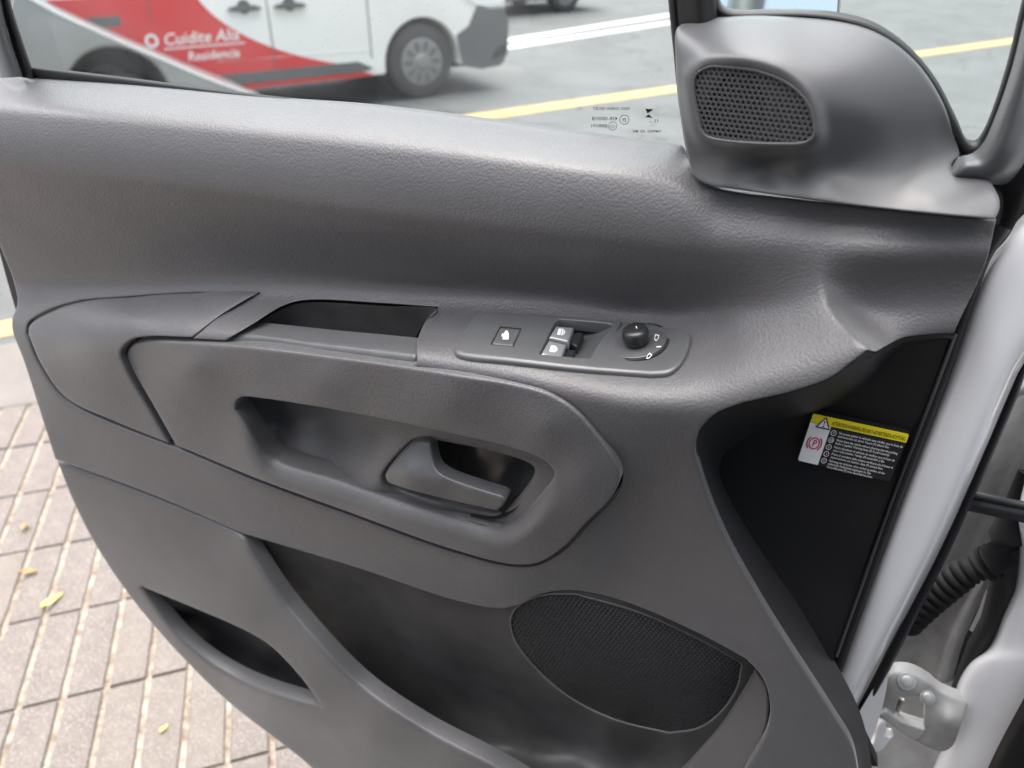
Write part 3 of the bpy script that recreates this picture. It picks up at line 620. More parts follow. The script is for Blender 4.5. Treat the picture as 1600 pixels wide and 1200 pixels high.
def fitplane(outline, W, h):
    o_ = np.asarray(outline); q = P(o_[:, 0], o_[:, 1], W(o_[:, 0], o_[:, 1])); c = q.mean(0); n = np.linalg.svd(q - c)[2][2]
    if n @ N < 0: n = -n
    c = c + n * (((q - c) @ n).min() * .7 - h); e1 = U - n * (U @ n); e1 /= np.linalg.norm(e1); return c, e1, np.cross(n, e1), n
spl = fitplane(SPK, binW, .0012)
spk, nn_ = grille('speaker_grille', SPK, spl, .0046, .00185, .0012, M['black'], door, 6, .15, binW); spk.data.materials[0] = M['dark']
loft('speaker_cone', [[(785,940,.004),(900,915,.004),(1180,1020,.004)], [(785,1020,.004),(960,1150,.004),(1160,1140,.004)]], M['black'], spk, 20, 3)

def rim(name, outline, W, h, r, m, parent):
    o_ = np.vstack([outline, outline[:1]]); o_ = cr(o_[::2], 4.0); return tube(name, P(o_[:, 0], o_[:, 1], W(o_[:, 0], o_[:, 1]) + h), r, m, parent, 8)
rim('grille_rim', SPK, binW, -.0006, .0011, M['trim_fine'], spk)

# knee pocket at the front of the trim
def withw(pts, f, dw=0.0): p = np.array(pts, float); return np.c_[p, f(p[:, 0], p[:, 1]) + dw]
R1 = withw([(1490,522),(1450,524),(1412,529),(1386,541),(1368,551)] + RIM, main_W, -.003)
loft('pocket_wall', [R1, np.array([(1491,526,.016),(1450,529,.016),(1414,535,.018),(1391,547,.022),(1372,560,.032),(1352,578,.046),(1318,602,.046),(1255,626,.044),(1168,648,.044),(1132,668,.042),(1112,690,.040),(1106,716,.038),(1117,758,.036),(1152,840,.034),(1218,955,.034),(1300,1080,.036),(1335,1140,.038),(1352,1240,.040)]),
                     np.array([(1492,531,.006),(1450,535,.0),(1416,541,-.004),(1397,555,-.008),(1384,572,-.012),(1366,592,-.014),(1330,620,-.016),(1265,648,-.018),(1190,672,-.020),(1150,694,-.020),(1130,712,-.020),(1124,736,-.020),(1138,775,-.020),(1182,850,-.018),(1240,935,-.012),(1308,1040,.000),(1348,1125,.010),(1368,1240,.018)])], M['deep'], door, 200, 6)
panel('kick_panel', path([(1100,640),(1370,540),(1420,520),(1493,512)], [(1493,512),(1440,660),(1380,820),(1306,1024)], [(1306,1024),(1300,1045),(1320,1090),(1372,1200)], [(1372,1200),(1330,1190),(1100,760),(1100,640)]), tps([(1100,640,-.024),(1490,520,.010),(1430,560,-.004),(1440,660,-.012),(1380,820,-.014),(1306,1024,.004),(1250,700,-.024),(1300,900,-.016),(1130,750,-.024),(1330,1100,.004),(1360,1200,.010)]), M['black'], door, r_px=4, r_m=.002, step=12, skirt=.012)

# warning label
c4 = [P(np.array(float(x)), np.array(float(y)), np.array(w)) for x, y, w in ((1271,643,-.0155),(1421,675,-.0115),(1392,748,-.0100),(1247,716,-.0140))]
nl = np.cross(c4[1] - c4[0], c4[3] - c4[0]); nl /= np.linalg.norm(nl); nl = nl if nl @ N > 0 else -nl
c4[2] = c4[1] + c4[3] - c4[0]
def lab(h):
    def f(s, t): s = np.asarray(s, float)[:, None]; t = np.asarray(t, float)[:, None]; return c4[0] + (c4[1] - c4[0]) * s + (c4[3] - c4[0]) * t + nl * h
    return f
wl = Flat(lab(.0030)).poly([(0.02,0),(.98,0),(1,.05),(1,.95),(.98,1),(.02,1),(0,.95),(0,.05)]).build('warning_label', M['labelb'], door)
loft3('label_edge', [[lab(.003)(np.array([a]), np.array([b]))[0] for a, b in ((0,0),(1,0),(1,1),(0,1),(0,0))], [lab(-.004)(np.array([a]), np.array([b]))[0] for a, b in ((0,0),(1,0),(1,1),(0,1),(0,0))]], M['labelb'], wl, 2, False)
Flat(lab(.0033)).poly([(.01,0),(.985,0),(1,.03),(1,.175),(.0,.175),(.0,.03)]).build('yellow_band', M['yellow'], wl)
Flat(lab(.0033)).poly([(0,.18),(.225,.18),(.225,1),(.015,1),(0,.97)]).build('white_panel', M['labelw'], wl)
f = Flat(lab(.0037)).poly([(.145,.02),(.215,.235),(.075,.235)]); f.build('warning_triangle', M['labelw'], wl)
f = Flat(lab(.0040))
for a, b in (((.145,.02),(.215,.235)), ((.215,.235),(.075,.235)), ((.075,.235),(.145,.02))):
    dx, dy = (b[0]-a[0]), (b[1]-a[1]); L_ = math.hypot(dx, dy*.45); ox, oy = -dy*.45/L_*.0055, dx/L_*.0055/.45
    f.poly([(a[0]+ox,a[1]+oy),(b[0]+ox,b[1]+oy),(b[0]-ox,b[1]-oy),(a[0]-ox,a[1]-oy)])
f.poly([(.138,.09),(.152,.09),(.148,.17),(.142,.17)]).disc(.145,.20,.016,.5)
f.text('ATTENTION-WARNING-PELIGRO-ADVERTENZA-ACHTUNG', .225, .135, .105, width=.755).build('black_lettering', M['ink'], wl)
f = Flat(lab(.0037)).ring(.112,.575,.115,.026,.46).ring(.112,.575,.165,.03,.46,-48,48,12).ring(.112,.575,.165,.03,.46,132,228,12)
f.text('P', .116, .64, .20, asp=.46, center=True).build('parking_brake_symbol', M['magenta'], wl)
f = Flat(lab(.0035)); rows = [
    ('F', ['Ne jamais quitter le véhicule sans vérifier que le frein de', 'stationnement est serré. Voyant (P) allumé fixe.']),
    ('GB', ['Never leave the vehicle without checking that the parking', 'brake is applied. Warning lamp (P) lit permanently.']),
    ('E', ['Nunca abandonar el vehículo sin verificar que el freno de', 'mano está activado. Testigo (P) encendido y fijo.']),
    ('I', ['Prima di scendere dalla vettura verificare che il freno di', 'stazionamento sia inserito. Spia (P) accesa fissa.']),
    ('D', ['Fahrzeug nie verlassen, ohne vorher zu prüfen, ob die', 'elektrische Parkbremse angezogen ist. Die', 'Kontrollleuchte (P) muss dauerhaft leuchten.'])]
y = .255
for fl, ls in rows:
    f.ring(.272, y + .035, .052, .012, .5).text(fl, .272, y + .06, .07, asp=.42, center=True)
    for k, s in enumerate(ls): f.text(s, .325, y + .03 + k * .066, .066, width=.0112 * len(s))
    y += .147
f.build('white_lettering', M['print'], wl)

# armrest switch plate
UPV = Z * math.cos(R(13)) + N * math.sin(R(13))
plate_W = lambda x, y: main_W(x, y)
SWH = path([(843,559),(868,510),(874,505)], [(874,505),(940,511),(958,514)], [(958,514),(934,545),(922,566)], [(922,566),(880,563),(843,559)])
plate = panel('switch_panel', path([(709,550),(713,541),(738,503),(746,494),(762,491)], [(762,491),(900,499),(1035,515),(1068,520),(1078,530),(1075,552),(1062,575),(1045,588),(1018,591)], [(1018,591),(900,582),(800,571),(722,562),(712,557),(709,550)]), plate_W, M['switch'], door, [SWH], r_px=6, r_m=.0026, step=6, skirt=.010, lift=.0042, dirv=UPV, hole_r=3, hole_m=.0006)
def onp(h): return lambda x, y: P(x, y, main_W(x, y)) + UPV * h
def onp_flat(cx, cy, h):              # local tangent plane of the plate at a pixel
    c = P(np.array(float(cx)), np.array(float(cy)), main_W(np.array(float(cx)), np.array(float(cy)))); a = P(np.array(cx + 30.), np.array(float(cy)), main_W(np.array(cx + 30.), np.array(float(cy)))); b = P(np.array(float(cx)), np.array(cy + 20.), main_W(np.array(float(cx)), np.array(cy + 20.)))
    n = np.cross(b - c, a - c); n /= np.linalg.norm(n); n = n if n[2] > 0 else -n; c = c + n * h
    def f(x, y, w=None):
        d = rays(x, y); t = ((c - O) @ n) / (d @ n); return O + d * t[..., None]
    return f, c, n
fsc = tps([(843,559,-.014),(868,508,-.014),(900,508,-.014),(890,562,-.012),(915,535,-.010),(920,563,-.003),(945,540,-.001),(960,514,.0035),(935,560,.0035),(930,515,-.008)])
panel('switch_recess', loop([(836,563),(865,503),(872,499),(946,505),(969,512),(944,546),(928,572),(880,569)]), main_W, M['switch'], plate, r_px=2, r_m=0, step=5, skirt=.001, fn=lambda x, y, w: P(x, y, w) + UPV * fsc(x, y)[:, None])
ff, fc, fn_ = onp_flat(790, 524, .0046)
Z0 = lambda x, y: 0 * x
panel('button_gap', path([(766,538),(781,510)], [(781,510),(815,513)], [(815,513),(802,541)], [(802,541),(766,538)], step=3), Z0, M['ink'], plate, r_px=1, r_m=0, step=8, skirt=.0015, fn=lambda x, y, w: ff(x, y), dirv=fn_)
ff2, _, _ = onp_flat(790, 524, .0052)
panel('lock_button', path([(768.5,537),(782.3,511.5)], [(782.3,511.5),(813,514.2)], [(813,514.2),(801,539.6)], [(801,539.6),(768.5,537)], step=3), Z0, M['switch'], plate, r_px=2, r_m=.0008, step=6, skirt=.001, fn=lambda x, y, w: ff2(x, y), dirv=fn_)
ff3, _, _ = onp_flat(790, 524, .0060)
Flat(lambda x, y: ff3(x, y)).poly([(785,530),(787,522),(790,516.5),(793,517),(795,522),(794.5,530.5)]).poly([(783.5,524),(785.5,520),(786.3,521),(784.6,527)]).build('lock_symbol', M['print'], plate)
for i, q in enumerate([[(869,511),(897,509),(888,533),(858,531)], [(857.5,533.5),(885,536),(876,562),(845,558)]]):
    g1, gc, gn = onp_flat(sum(a for a, b in q) / 4, sum(b for a, b in q) / 4, .0020)
    sl = np.array([.30, -.05])
    def sfn(x, y, w, g1=g1, gn=gn, q=q): cx = sum(a for a, b in q) / 4; return g1(x, y) + gn * ((cx - x) * .00010 + .0007)[:, None]
    panel('window_switch', path(q[0:2], q[1:3], q[2:4], [q[3], q[0]], step=3), Z0, M['silvered'], plate, r_px=3, r_m=.0016, step=5, skirt=.006, fn=sfn, dirv=gn)
    q2 = [(q[1][0]+2, q[1][1]+9), (q[1][0]+15, q[1][1]+10), (q[2][0]+13, q[2][1]+8), (q[2][0]+2, q[2][1]+3)]
    h1, _, hn = onp_flat(q2[0][0], q2[0][1], -.0035)
    panel('switch_paddle', path(q2[0:2], q2[1:3], q2[2:4], [q2[3], q2[0]], step=3), Z0, M['gloss'], plate, r_px=3, r_m=.0012, step=5, skirt=.006, fn=lambda x, y, w, h1=h1: h1(x, y), dirv=hn)
    s1 = lambda x, y, sfn=sfn, gn=gn: sfn(x, y, None) + gn * .0006
    cx = sum(a for a, b in q) / 4; cy = sum(b for a, b in q) / 4
    f = Flat(s1).poly([(cx-5,cy-4.5),(cx-.5,cy-5.5),(cx-2.5,cy+5.5),(cx-7.5,cy+5)]).poly([(cx+.5,cy-5.5),(cx+3,cy-5),(cx+1,cy+5),(cx-1,cy+5.5)]).poly([(cx+3.6,cy-4),(cx+5.2,cy-2),(cx+3.8,cy+3),(cx+2.2,cy+4)])
    f.build('window_symbol', M['print'], plate)
kf, kc, kn = onp_flat(998, 541, .0044)
kn = kn
rd = 47.5 * np.linalg.norm(kc - O) / FPX
lathe('dial_gap', kc, kn, [(rd*1.02,-.002),(rd*1.02,.0009),(rd*.9,.0010)], M['ink'], plate)
lathe('mirror_dial', kc, kn, [(rd*.925,-.001),(rd*.925,.0013),(rd*.89,.0017),(rd*.3,.0013)], M['lever'], plate)
kb, kbn, _ = onp_flat(997, 545, .0056)
lathe('mirror_knob', kbn, kn, [(rd*.30,.0),(rd*.36,.0008),(rd*.37,.0025),(rd*.36,.0028),(rd*.40,.0032),(rd*.43,.0055),(rd*.425,.0095),(rd*.40,.0122),(rd*.34,.0136),(rd*.12,.0141)], M['gloss'], plate, ang=50)
ks, _, _ = onp_flat(998, 541, .0061)
f = Flat(lambda x, y: ks(x, y))
def ringpoly(f, pts, wd=.8):
    p = np.array(pts, float); c = p.mean(0); q = c + (p - c) * (1 - wd / np.abs(p - c).max()); n = len(p)
    for i in range(n): f.poly([tuple(p[i]), tuple(p[(i+1) % n]), tuple(q[(i+1) % n]), tuple(q[i])])
ringpoly(f, [(1024,522),(1030,523.5),(1029,529),(1025,533),(1022,530)], 1.6); ringpoly(f, [(1015,551),(1019,554.5),(1015,559.5),(1010,560.5),(1011,556)], 1.6)
f.poly([(1026,541),(1033,540.6),(1033,542.2),(1026,542.6)]).build('dial_symbols', M['print'], plate)
kt = kbn + kn * .0144; ka, kb2, _ = basis(kn)
link('knob_mark', [kt - ka*.0007 + kb2*.002 + ka*.001, kt + ka*.0001 + kb2*.002+ ka*.001, kt + ka*.0011 - kb2*.0005+ ka*.001, kt + ka*.0003 - kb2*.0005+ ka*.001], [(0,1,2,3)], M['print'], plate, False)

# tweeter cover in the mirror corner
TW = path([(1092,112),(1108,104),(1130,104)], [(1130,104),(1180,110),(1222,125),(1250,145),(1268,172),(1273,197)], [(1273,197),(1272,212),(1260,222),(1240,225)], [(1240,225),(1180,224),(1120,218),(1102,212),(1094,200)], [(1094,200),(1086,160),(1084,130),(1087,117),(1092,112)])
twB = tps([(1056,45,-.012),(1070,36,-.020),(1125,29,-.024),(1250,30,-.026),(1370,52,-.028),(1440,106,-.029),(1480,172,-.029),(1500,240,-.029),
    (1085,86,.018),(1150,84,.032),(1220,92,.034),(1300,122,.028),(1360,176,.015),(1404,250,.0),
    (1072,120,.020),(1262,236,.034),(1110,228,.026),(1180,230,.030),(1180,160,.040),(1260,160,.044),(1080,180,.020),
    (1090,254,.013),(1200,262,.015),(1300,268,.014),(1370,272,.008),(1430,270,-.002),(1320,190,.026),(1350,225,.010),(1440,200,-.014),
    (1102,276,.022),(1200,288,.025),(1300,296,.026),(1450,310,.022),(1545,312,.016),(1500,290,.008),
    (1112,294,.029),(1300,319,.032),(1450,335,.031),(1552,342,.026),(1062,150,.006),(1060,100,.004),(1074,240,.008)], 6e-4)
twB = soften(twB, 1000, 1620, -20, 400, 3.0, 9)
def tw_plane(x, y): return .0275 + (x - 1090) * .000092 + (y - 160) * .000022
def twW(x, y):
    x = np.asarray(x, float); y = np.asarray(y, float); xr = x.ravel(); yr = y.ravel()
    d = dist([TW], xr, yr); d[inside(TW, xr, yr)] = 0; t = np.clip(d / 24, 0, 1).reshape(x.shape); t = t * t * (3 - 2 * t)
    return twB(x, y) * t + tw_plane(x, y) * (1 - t)
tw_out = path([(1058,160),(1054,90),(1054,52),(1059,42),(1075,38),(1100,36),(1120,29)], [(1120,29),(1200,28),(1300,33),(1368,51),(1430,96),(1473,160),(1498,232),(1500,246)], [(1500,246),(1488,258),(1489,272),(1500,281)], [(1500,281),(1540,286),(1554,297),(1563,315),(1562,331),(1555,345)],
    [(1555,345),(1450,336),(1300,319),(1112,293)], [(1112,293),(1092,284),(1080,270),(1072,240),(1058,160)])
tw = panel('tweeter_cover', tw_out, twW, M['cover'], door, [TW], r_px=6, r_m=.004, step=6, skirt=.02, hole_r=4, hole_m=.0014)
tpl = fitplane(TW, twW, .0012)
tg, n2 = grille('tweeter_grille', TW, tpl, .00345, .00128, .0009, M['cover'], tw, 12, 0.02, twW)
def offs(pl, h): return (pl[0] - pl[3] * h, pl[1], pl[2], pl[3])
def plate_on(name, pl, poly_px, m, parent, holes=()):
    c, e1, e2, n = pl
    def fn(x, y, w): d = rays(x, y); t = ((c - O) @ n) / (d @ n); return O + d * t[:, None]
    return panel(name, poly_px, Z0, m, parent, holes, r_px=2, r_m=0, step=10, skirt=.0015, fn=fn, dirv=n)
hole_el = loop([(1128,125),(1142,113),(1158,111),(1175,115),(1186,128),(1194,150),(1195,180),(1189,198),(1170,213),(1140,216),(1115,210),(1098,192),(1098,172),(1110,145)])
big = loop([(1080,105),(1130,98),(1190,105),(1240,128),(1275,170),(1282,215),(1262,232),(1120,226),(1088,212),(1078,150)])
panel('grille_backing', big, lambda x, y: twW(x, y) - .0036, M['cover'], tw, [hole_el], r_px=2, r_m=0, step=10, skirt=.0015)
panel('tweeter_cone', big, lambda x, y: twW(x, y) - .012, M['black'], tw, r_px=2, r_m=0, step=10, skirt=.0015)

rim('grille_rim', TW, twW, -.0008, .0010, M['cover'], tw)
# window glass, quarter light, frames
def flatw(w): return lambda x, y: 0 * x + w
GL = -.046
gl = panel('window_glass', path([(30,-120),(1100,-120)], [(1100,-120),(1080,250)], [(1080,250),(1060,252),(750,210),(420,175),(0,140)], [(0,140),(30,-120)], step=40), flatw(GL), M['glass'], door, r_px=3, r_m=0, step=60, skirt=.004)
qg = panel('quarter_glass', path([(1110,-120),(1640,-120)], [(1640,-120),(1560,230),(1490,240)], [(1490,240),(1430,110),(1360,60),(1110,40)], [(1110,40),(1110,-120)], step=40), flatw(-.050), M['glass_clear'], door, r_px=3, r_m=0, step=60, skirt=.004)
def strip(name, a, b, m, wa, wb, wm=None, parent=None, nu=60, nv=5):
    A_ = np.array([(x, y, wa) for x, y in a]); B_ = np.array([(x, y, wb) for x, y in b]); La = resamp(cr(A_, 3), nu); Lb = resamp(cr(B_, 3), nu)
    mid = (La + Lb) / 2; mid[:, 2] = wm if wm is not None else (wa + wb) / 2
    return loft(name, [La, La * .85 + Lb * .15 + [0, 0, ((wm or 0) - wa) * .6 if wm is not None else 0], mid, La * .15 + Lb * .85 + [0, 0, ((wm or 0) - wb) * .6 if wm is not None else 0], Lb], m, parent or door, nu, nv)
# rear frame (left), seal along the glass
strip('rear_frame', [(-90,-140),(-40,0),(-5,112),(0,122)], [(-20,-140),(10,40),(32,108),(36,120)], M['cover'], -.03, -.03, -.016)
strip('glass_channel', [(-20,-140),(-8,-20),(10,40),(30,112),(34,121)], [(-6,-140),(16,0),(34,60),(52,112),(56,124)], M['rubber'], -.030, -.043, -.030)
strip('window_seal', [(48,103),(200,121),(420,149),(570,166),(750,189),(1056,233)], [(40,126),(200,142),(420,163),(570,174),(750,196),(1056,236)], M['rubber'], -.0445, -.036, -.037)
# divider post
strip('window_divider', [(1036,-140),(1044,0),(1052,80),(1060,160),(1074,250)], [(1052,-140),(1060,0),(1066,80),(1074,160),(1090,250)], M['rubber'], -.046, -.030, -.034)
strip('divider_post', [(1050,-140),(1058,0),(1062,40),(1068,75)], [(1112,-140),(1122,0),(1124,22),(1126,60)], M['black'], -.028, -.036, -.020)
strip('quarter_frame', [(1120,-140),(1124,-40),(1127,4),(1142,13),(1200,14),(1250,14),(1310,19),(1365,34),(1420,72),(1462,122),(1495,185),(1510,217),(1518,219),(1526,218),(1540,196),(1570,110),(1592,20),(1630,-140)],
      [(1100,-140),(1105,-40),(1112,20),(1130,36),(1200,36),(1250,36),(1300,42),(1355,58),(1400,85),(1440,130),(1470,180),(1492,236),(1520,262),(1545,240),(1560,200),(1590,110),(1612,20),(1650,-140)], M['black'], -.047, -.030, -.032, nu=160)
# front window pillar trim with its hooked foot
loft('pillar_trim', [[(1483,266,-.020),(1498,246,-.020),(1518,240,-.02),(1535,225,-.02),(1556,180,-.02),(1580,110,-.02),(1600,30,-.02),(1640,-140,-.02)], [(1487,276,-.004),(1510,260,-.002),(1535,255,-.002),(1558,225,.000),(1575,180,.000),(1596,115,.0),(1616,30,.0),(1655,-140,.0)],
    [(1498,285,-.012),(1530,282,-.008),(1556,275,-.006),(1578,245,-.004),(1594,200,-.004),(1612,130,-.004),(1632,30,-.004),(1670,-140,-.004)], [(1546,286,-.03),(1570,288,-.03),(1592,268,-.024),(1612,230,-.02),(1630,190,-.02),(1650,120,-.02),(1670,30,-.02),(1700,-140,-.02)]], M['cover'], door, 90, 6)
loft('pillar_base', [[(1540,284,-.030),(1560,282,-.030),(1585,262,-.028),(1606,225,-.028),(1640,130,-.028)], [(1568,312,-.034),(1584,300,-.030),(1602,276,-.026),(1622,240,-.026),(1650,150,-.026)], [(1548,400,-.040),(1575,370,-.038),(1600,325,-.034),(1625,285,-.034),(1660,200,-.034)]], M['black'], door, 50, 5)
loft('frame_backing', [[(1470,225,-.052),(1520,258,-.052),(1548,236,-.052),(1620,90,-.052)], [(1480,330,-.06),(1530,330,-.06),(1580,310,-.06),(1660,200,-.06)], [(1490,430,-.066),(1545,420,-.066),(1590,390,-.066),(1700,300,-.066)]], M['black'], door, 30, 3)
# painted front edge of the door with its seals
strip('front_seal', [(1546,345),(1533,405),(1483,520),(1394,765),(1299,1030),(1291,1062)], [(1580,360),(1550,402),(1524,470),(1484,592),(1404,800),(1316,1050)], M['rubber'], -.012, -.034, -.016, nu=90)
loft('trim_edge', [[(1490,520,.012),(1440,655,-.008),(1380,815,-.010),(1305,1024,.006)], [(1493.5,521,.010),(1443.5,656,-.010),(1383,816,-.012),(1307,1026,.004)], [(1496,523,-.004),(1446,658,-.018),(1385,818,-.020),(1309,1028,-.004)]], M['dark'], door, 60, 3)
loft('painted_edge', [[(1640,300,-.060),(1590,345,-.052),(1548,402,-.040),(1520,470,-.036),(1480,590,-.034),(1400,800,-.034),(1310,1050,-.034),(1270,1160,-.034)], [(1650,330,-.036),(1606,370,-.030),(1562,425,-.026),(1534,485,-.024),(1494,600,-.024),(1414,805,-.024),(1320,1062,-.024),(1276,1175,-.024)],
    [(1670,430,-.030),(1622,470,-.026),(1580,520,-.022),(1555,570,-.020),(1522,655,-.020),(1450,830,-.020),(1338,1070,-.022),(1292,1175,-.024)], [(1680,480,-.044),(1632,510,-.036),(1590,560,-.030),(1568,605,-.030),(1532,690,-.030),(1462,852,-.030),(1338,1095,-.034),(1300,1185,-.036)],
    [(1690,500,-.066),(1640,522,-.060),(1597,572,-.056),(1575,618,-.056),(1540,700,-.056),(1469,858,-.056),(1343,1100,-.06),(1304,1190,-.06)]], M['paint'], door, 90, 7)
strip('edge_seal', [(1690,460),(1640,500),(1599,560),(1572,622),(1536,706),(1500,790),(1464,864),(1341,1102),(1306,1170)], [(1720,480),(1650,520),(1612,566),(1586,630),(1550,715),(1512,800),(1482,866),(1358,1112),(1326,1180)], M['rubber'], -.054, -.075, -.060, nu=90)
loft('painted_corner', [[(1338,1120,-.05),(1330,1150,-.05),(1345,1180,-.05)], [(1392,1030,-.07),(1380,1100,-.07),(1350,1190,-.07)]], M['paint'], door, 20, 3)
# markings on the glass, read from outside
f = Flat(lambda x, y: P(x, y, 0 * x + GL + .0006))
f.text('SAINT-GOBAIN SEKURIT', 984, 172, 6.5, width=58, mirror=True)
f.text('43R-000018', 965, 188, 8, width=40, mirror=True).ring(975.5, 187, 7.2, .9).text('E9', 975.5, 190.5, 8.5, asp=.75, mirror=True, center=True)
f.text('E000191', 949, 199, 7, width=25, mirror=True).ring(957.5, 197, 6.4, .8).text('CCC', 957.5, 199.5, 6, asp=.6, mirror=True, center=True)
f.poly([(1008.5,170),(1020,170.5),(1019,172.5),(1014.5,175.5),(1011.5,177)]).poly([(1008,183),(1014,178.5),(1016.5,181.5),(1019.5,183.5),(1019,184)])
f.text('11 ...', 1030, 191, 7, width=16, mirror=True).text('TEMPERED  AS2  M45', 1034, 207, 5.5, width=45, mirror=True)
f.build('glass_marking', M['ink'], gl)
# the mirror outside
mr = tps([(1120,-60,-.13),(1320,-60,-.13),(1320,40,-.12),(1120,40,-.12)])
panel('wing_mirror', path([(1090,-260),(1318,-260)], [(1318,-260),(1314,10),(1308,60)], [(1308,60),(1090,60)], [(1090,60),(1090,-260)], step=20), tps([(1090,-260,-.268),(1318,-260,-.268),(1308,60,-.2),(1090,60,-.2)]), M['cover'], door, r_px=12, r_m=.02, step=20, skirt=.09)
panel('mirror_face', path([(1098,-255),(1312,-255)], [(1312,-255),(1309,0),(1304,54)], [(1304,54),(1098,54)], [(1098,54),(1098,-255)], step=20), tps([(1098,-255,-.26),(1312,-255,-.26),(1304,54,-.196),(1098,54,-.196)]), M['mirror'], door, r_px=3, r_m=0, step=40, skirt=.002)

q0 = P(np.array(-70.), np.array(-130.), np.array(-.025)); q1 = P(np.array(1672.), np.array(-130.), np.array(-.02)); dv = P(np.array(1082.), np.array(-130.), np.array(-.025))
tube('upper_frame', [q0, q0 + Z * .30, q0 + Z * .40 + U * .03, q0 + Z * .43 + U * .12, q1 * .55 + q0 * .45 + Z * .43, q1 + Z * .36 - U * .22, q1 + Z * .28 - U * .08, q1 + Z * .12 + U * .005, q1 - U * .0], .026, M['black'], door, 12)
tube('upper_divider', [dv, dv + Z * .40], .020, M['black'], door, 10)
panel('outer_skin', path([(-50,190),(400,210),(1040,300),(1440,400)], [(1440,400),(1400,560),(1260,1000)], [(1260,1000),(1180,1230),(620,1240)], [(620,1240),(400,1100),(260,960),(140,790),(72,600),(52,480),(34,380),(-50,190)]), flatw(-.10), M['paint'], door, r_px=8, r_m=.004, step=40, skirt=.012)
# ------------------------------------------------------------------ the car the door belongs to
bp0 = P(np.array(1560.), np.array(1100.), np.array(-.12)); bp0[2] = .25
body = empty('white_car', bp0.tolist()); tag(body, 'white car body with shaded door jamb and hinge at the right of the open door', 'car body')
JW = -.165
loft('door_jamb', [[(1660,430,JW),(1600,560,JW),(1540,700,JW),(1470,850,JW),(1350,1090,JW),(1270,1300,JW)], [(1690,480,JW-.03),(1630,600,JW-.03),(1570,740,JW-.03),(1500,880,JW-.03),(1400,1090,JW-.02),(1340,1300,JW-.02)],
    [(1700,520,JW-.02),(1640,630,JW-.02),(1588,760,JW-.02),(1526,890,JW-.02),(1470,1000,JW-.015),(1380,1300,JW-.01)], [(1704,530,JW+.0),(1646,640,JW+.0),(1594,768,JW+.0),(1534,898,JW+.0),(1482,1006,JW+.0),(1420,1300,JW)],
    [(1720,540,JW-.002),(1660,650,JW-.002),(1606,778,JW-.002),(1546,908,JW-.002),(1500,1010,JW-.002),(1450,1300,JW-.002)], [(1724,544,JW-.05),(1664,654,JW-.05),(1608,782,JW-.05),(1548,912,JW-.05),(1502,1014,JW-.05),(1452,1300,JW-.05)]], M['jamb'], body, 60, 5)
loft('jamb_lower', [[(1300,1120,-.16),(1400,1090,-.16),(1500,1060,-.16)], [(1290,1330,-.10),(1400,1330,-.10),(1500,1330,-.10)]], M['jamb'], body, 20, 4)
loft('hinge_gap_shade', [[(1680,560,-.20),(1600,720,-.20),(1500,930,-.20),(1400,1150,-.20),(1360,1320,-.20)], [(1900,560,-.20),(1700,720,-.20),(1640,930,-.20),(1560,1150,-.20),(1500,1320,-.20)]], M['black'], body, 20, 3)  # black sheet put in for the darkness of the hinge gap
FL = [(1620,690),(1594,780),(1588,815),(1590,870),(1586,915),(1566,962),(1546,1010),(1516,1035),(1499,1062),(1487,1100),(1479,1150),(1458,1200),(1420,1300)]
def sh(pts, dx, w, dy=0): return [(x + dx, y + dy, w) for x, y in pts]
loft('front_wing', [sh(FL, 6, -.150), sh(FL, 0, -.118), sh(FL, 8, -.100), sh(FL, 34, -.088), sh(FL, 80, -.080), sh(FL, 150, -.074), sh(FL, 420, -.06)], M['paint'], body, 120, 6)
# dark edge trim at the bottom right corner
loft('wheel_arch_edge', [[(1530,1230,-.066),(1560,1165,-.064),(1600,1090,-.06),(1640,1010,-.058)], [(1560,1230,-.058),(1582,1175,-.056),(1620,1110,-.052),(1660,1040,-.050)], [(1620,1230,-.066),(1640,1190,-.064),(1680,1130,-.06),(1720,1060,-.058)]], M['black'], body, 30, 5)
def pt(x, y, w): return P(np.array(float(x)), np.array(float(y)), np.array(float(w)))
# cable boot with ribs
c_ = cr([(1408,968,-.100),(1440,942,-.098),(1478,915,-.098),(1512,893,-.100),(1545,880,-.104)], 1.0); n = len(c_); ctr = P(c_[:, 0], c_[:, 1], c_[:, 2])
tt = np.linspace(0, 1, n); nr = 13; ph = (tt * nr) % 1.0
rad = (.0195 - .008 * tt) * (1 + .17 * np.abs(np.sin(np.pi * tt * nr))**.7 - .1)
boot = tube('cable_boot', ctr, rad, M['boot'], body, 28)
tube('boot_elbow', [pt(1535,884,-.104), pt(1560,868,-.106), pt(1572,840,-.11), pt(1590,790,-.12), pt(1610,740,-.13)], [.014, .0155, .015, .011, .010], M['boot'], body, 20)
tube('boot_collar', [pt(1536,884,-.104), pt(1548,878,-.104)], [.0165, .0165], M['boot'], body, 24)
tube('cable', [pt(1572,850,-.11), pt(1566,915,-.112), pt(1548,970,-.114), pt(1526,1010,-.118), pt(1500,1080,-.125)], [.011, .0105, .009, .009, .009], M['rubber'], body, 16)
# dark void put in as a black sheet, its bright slot as a white strip
loft('gap_shade', [[(1600,760,-.15),(1560,880,-.15),(1530,990,-.15),(1498,1040,-.15),(1478,1120,-.15),(1410,1260,-.15)], [(1640,760,-.14),(1600,880,-.14),(1556,990,-.14),(1536,1040,-.14),(1510,1120,-.14),(1450,1260,-.14)]], M['rubber'], body, 40, 3)
loft('bright_slot', [[(1540,922,-.138),(1528,955,-.138),(1514,984,-.138)], [(1547,925,-.137),(1536,962,-.137),(1534,996,-.137)]], M['paint'], body, 12, 3)
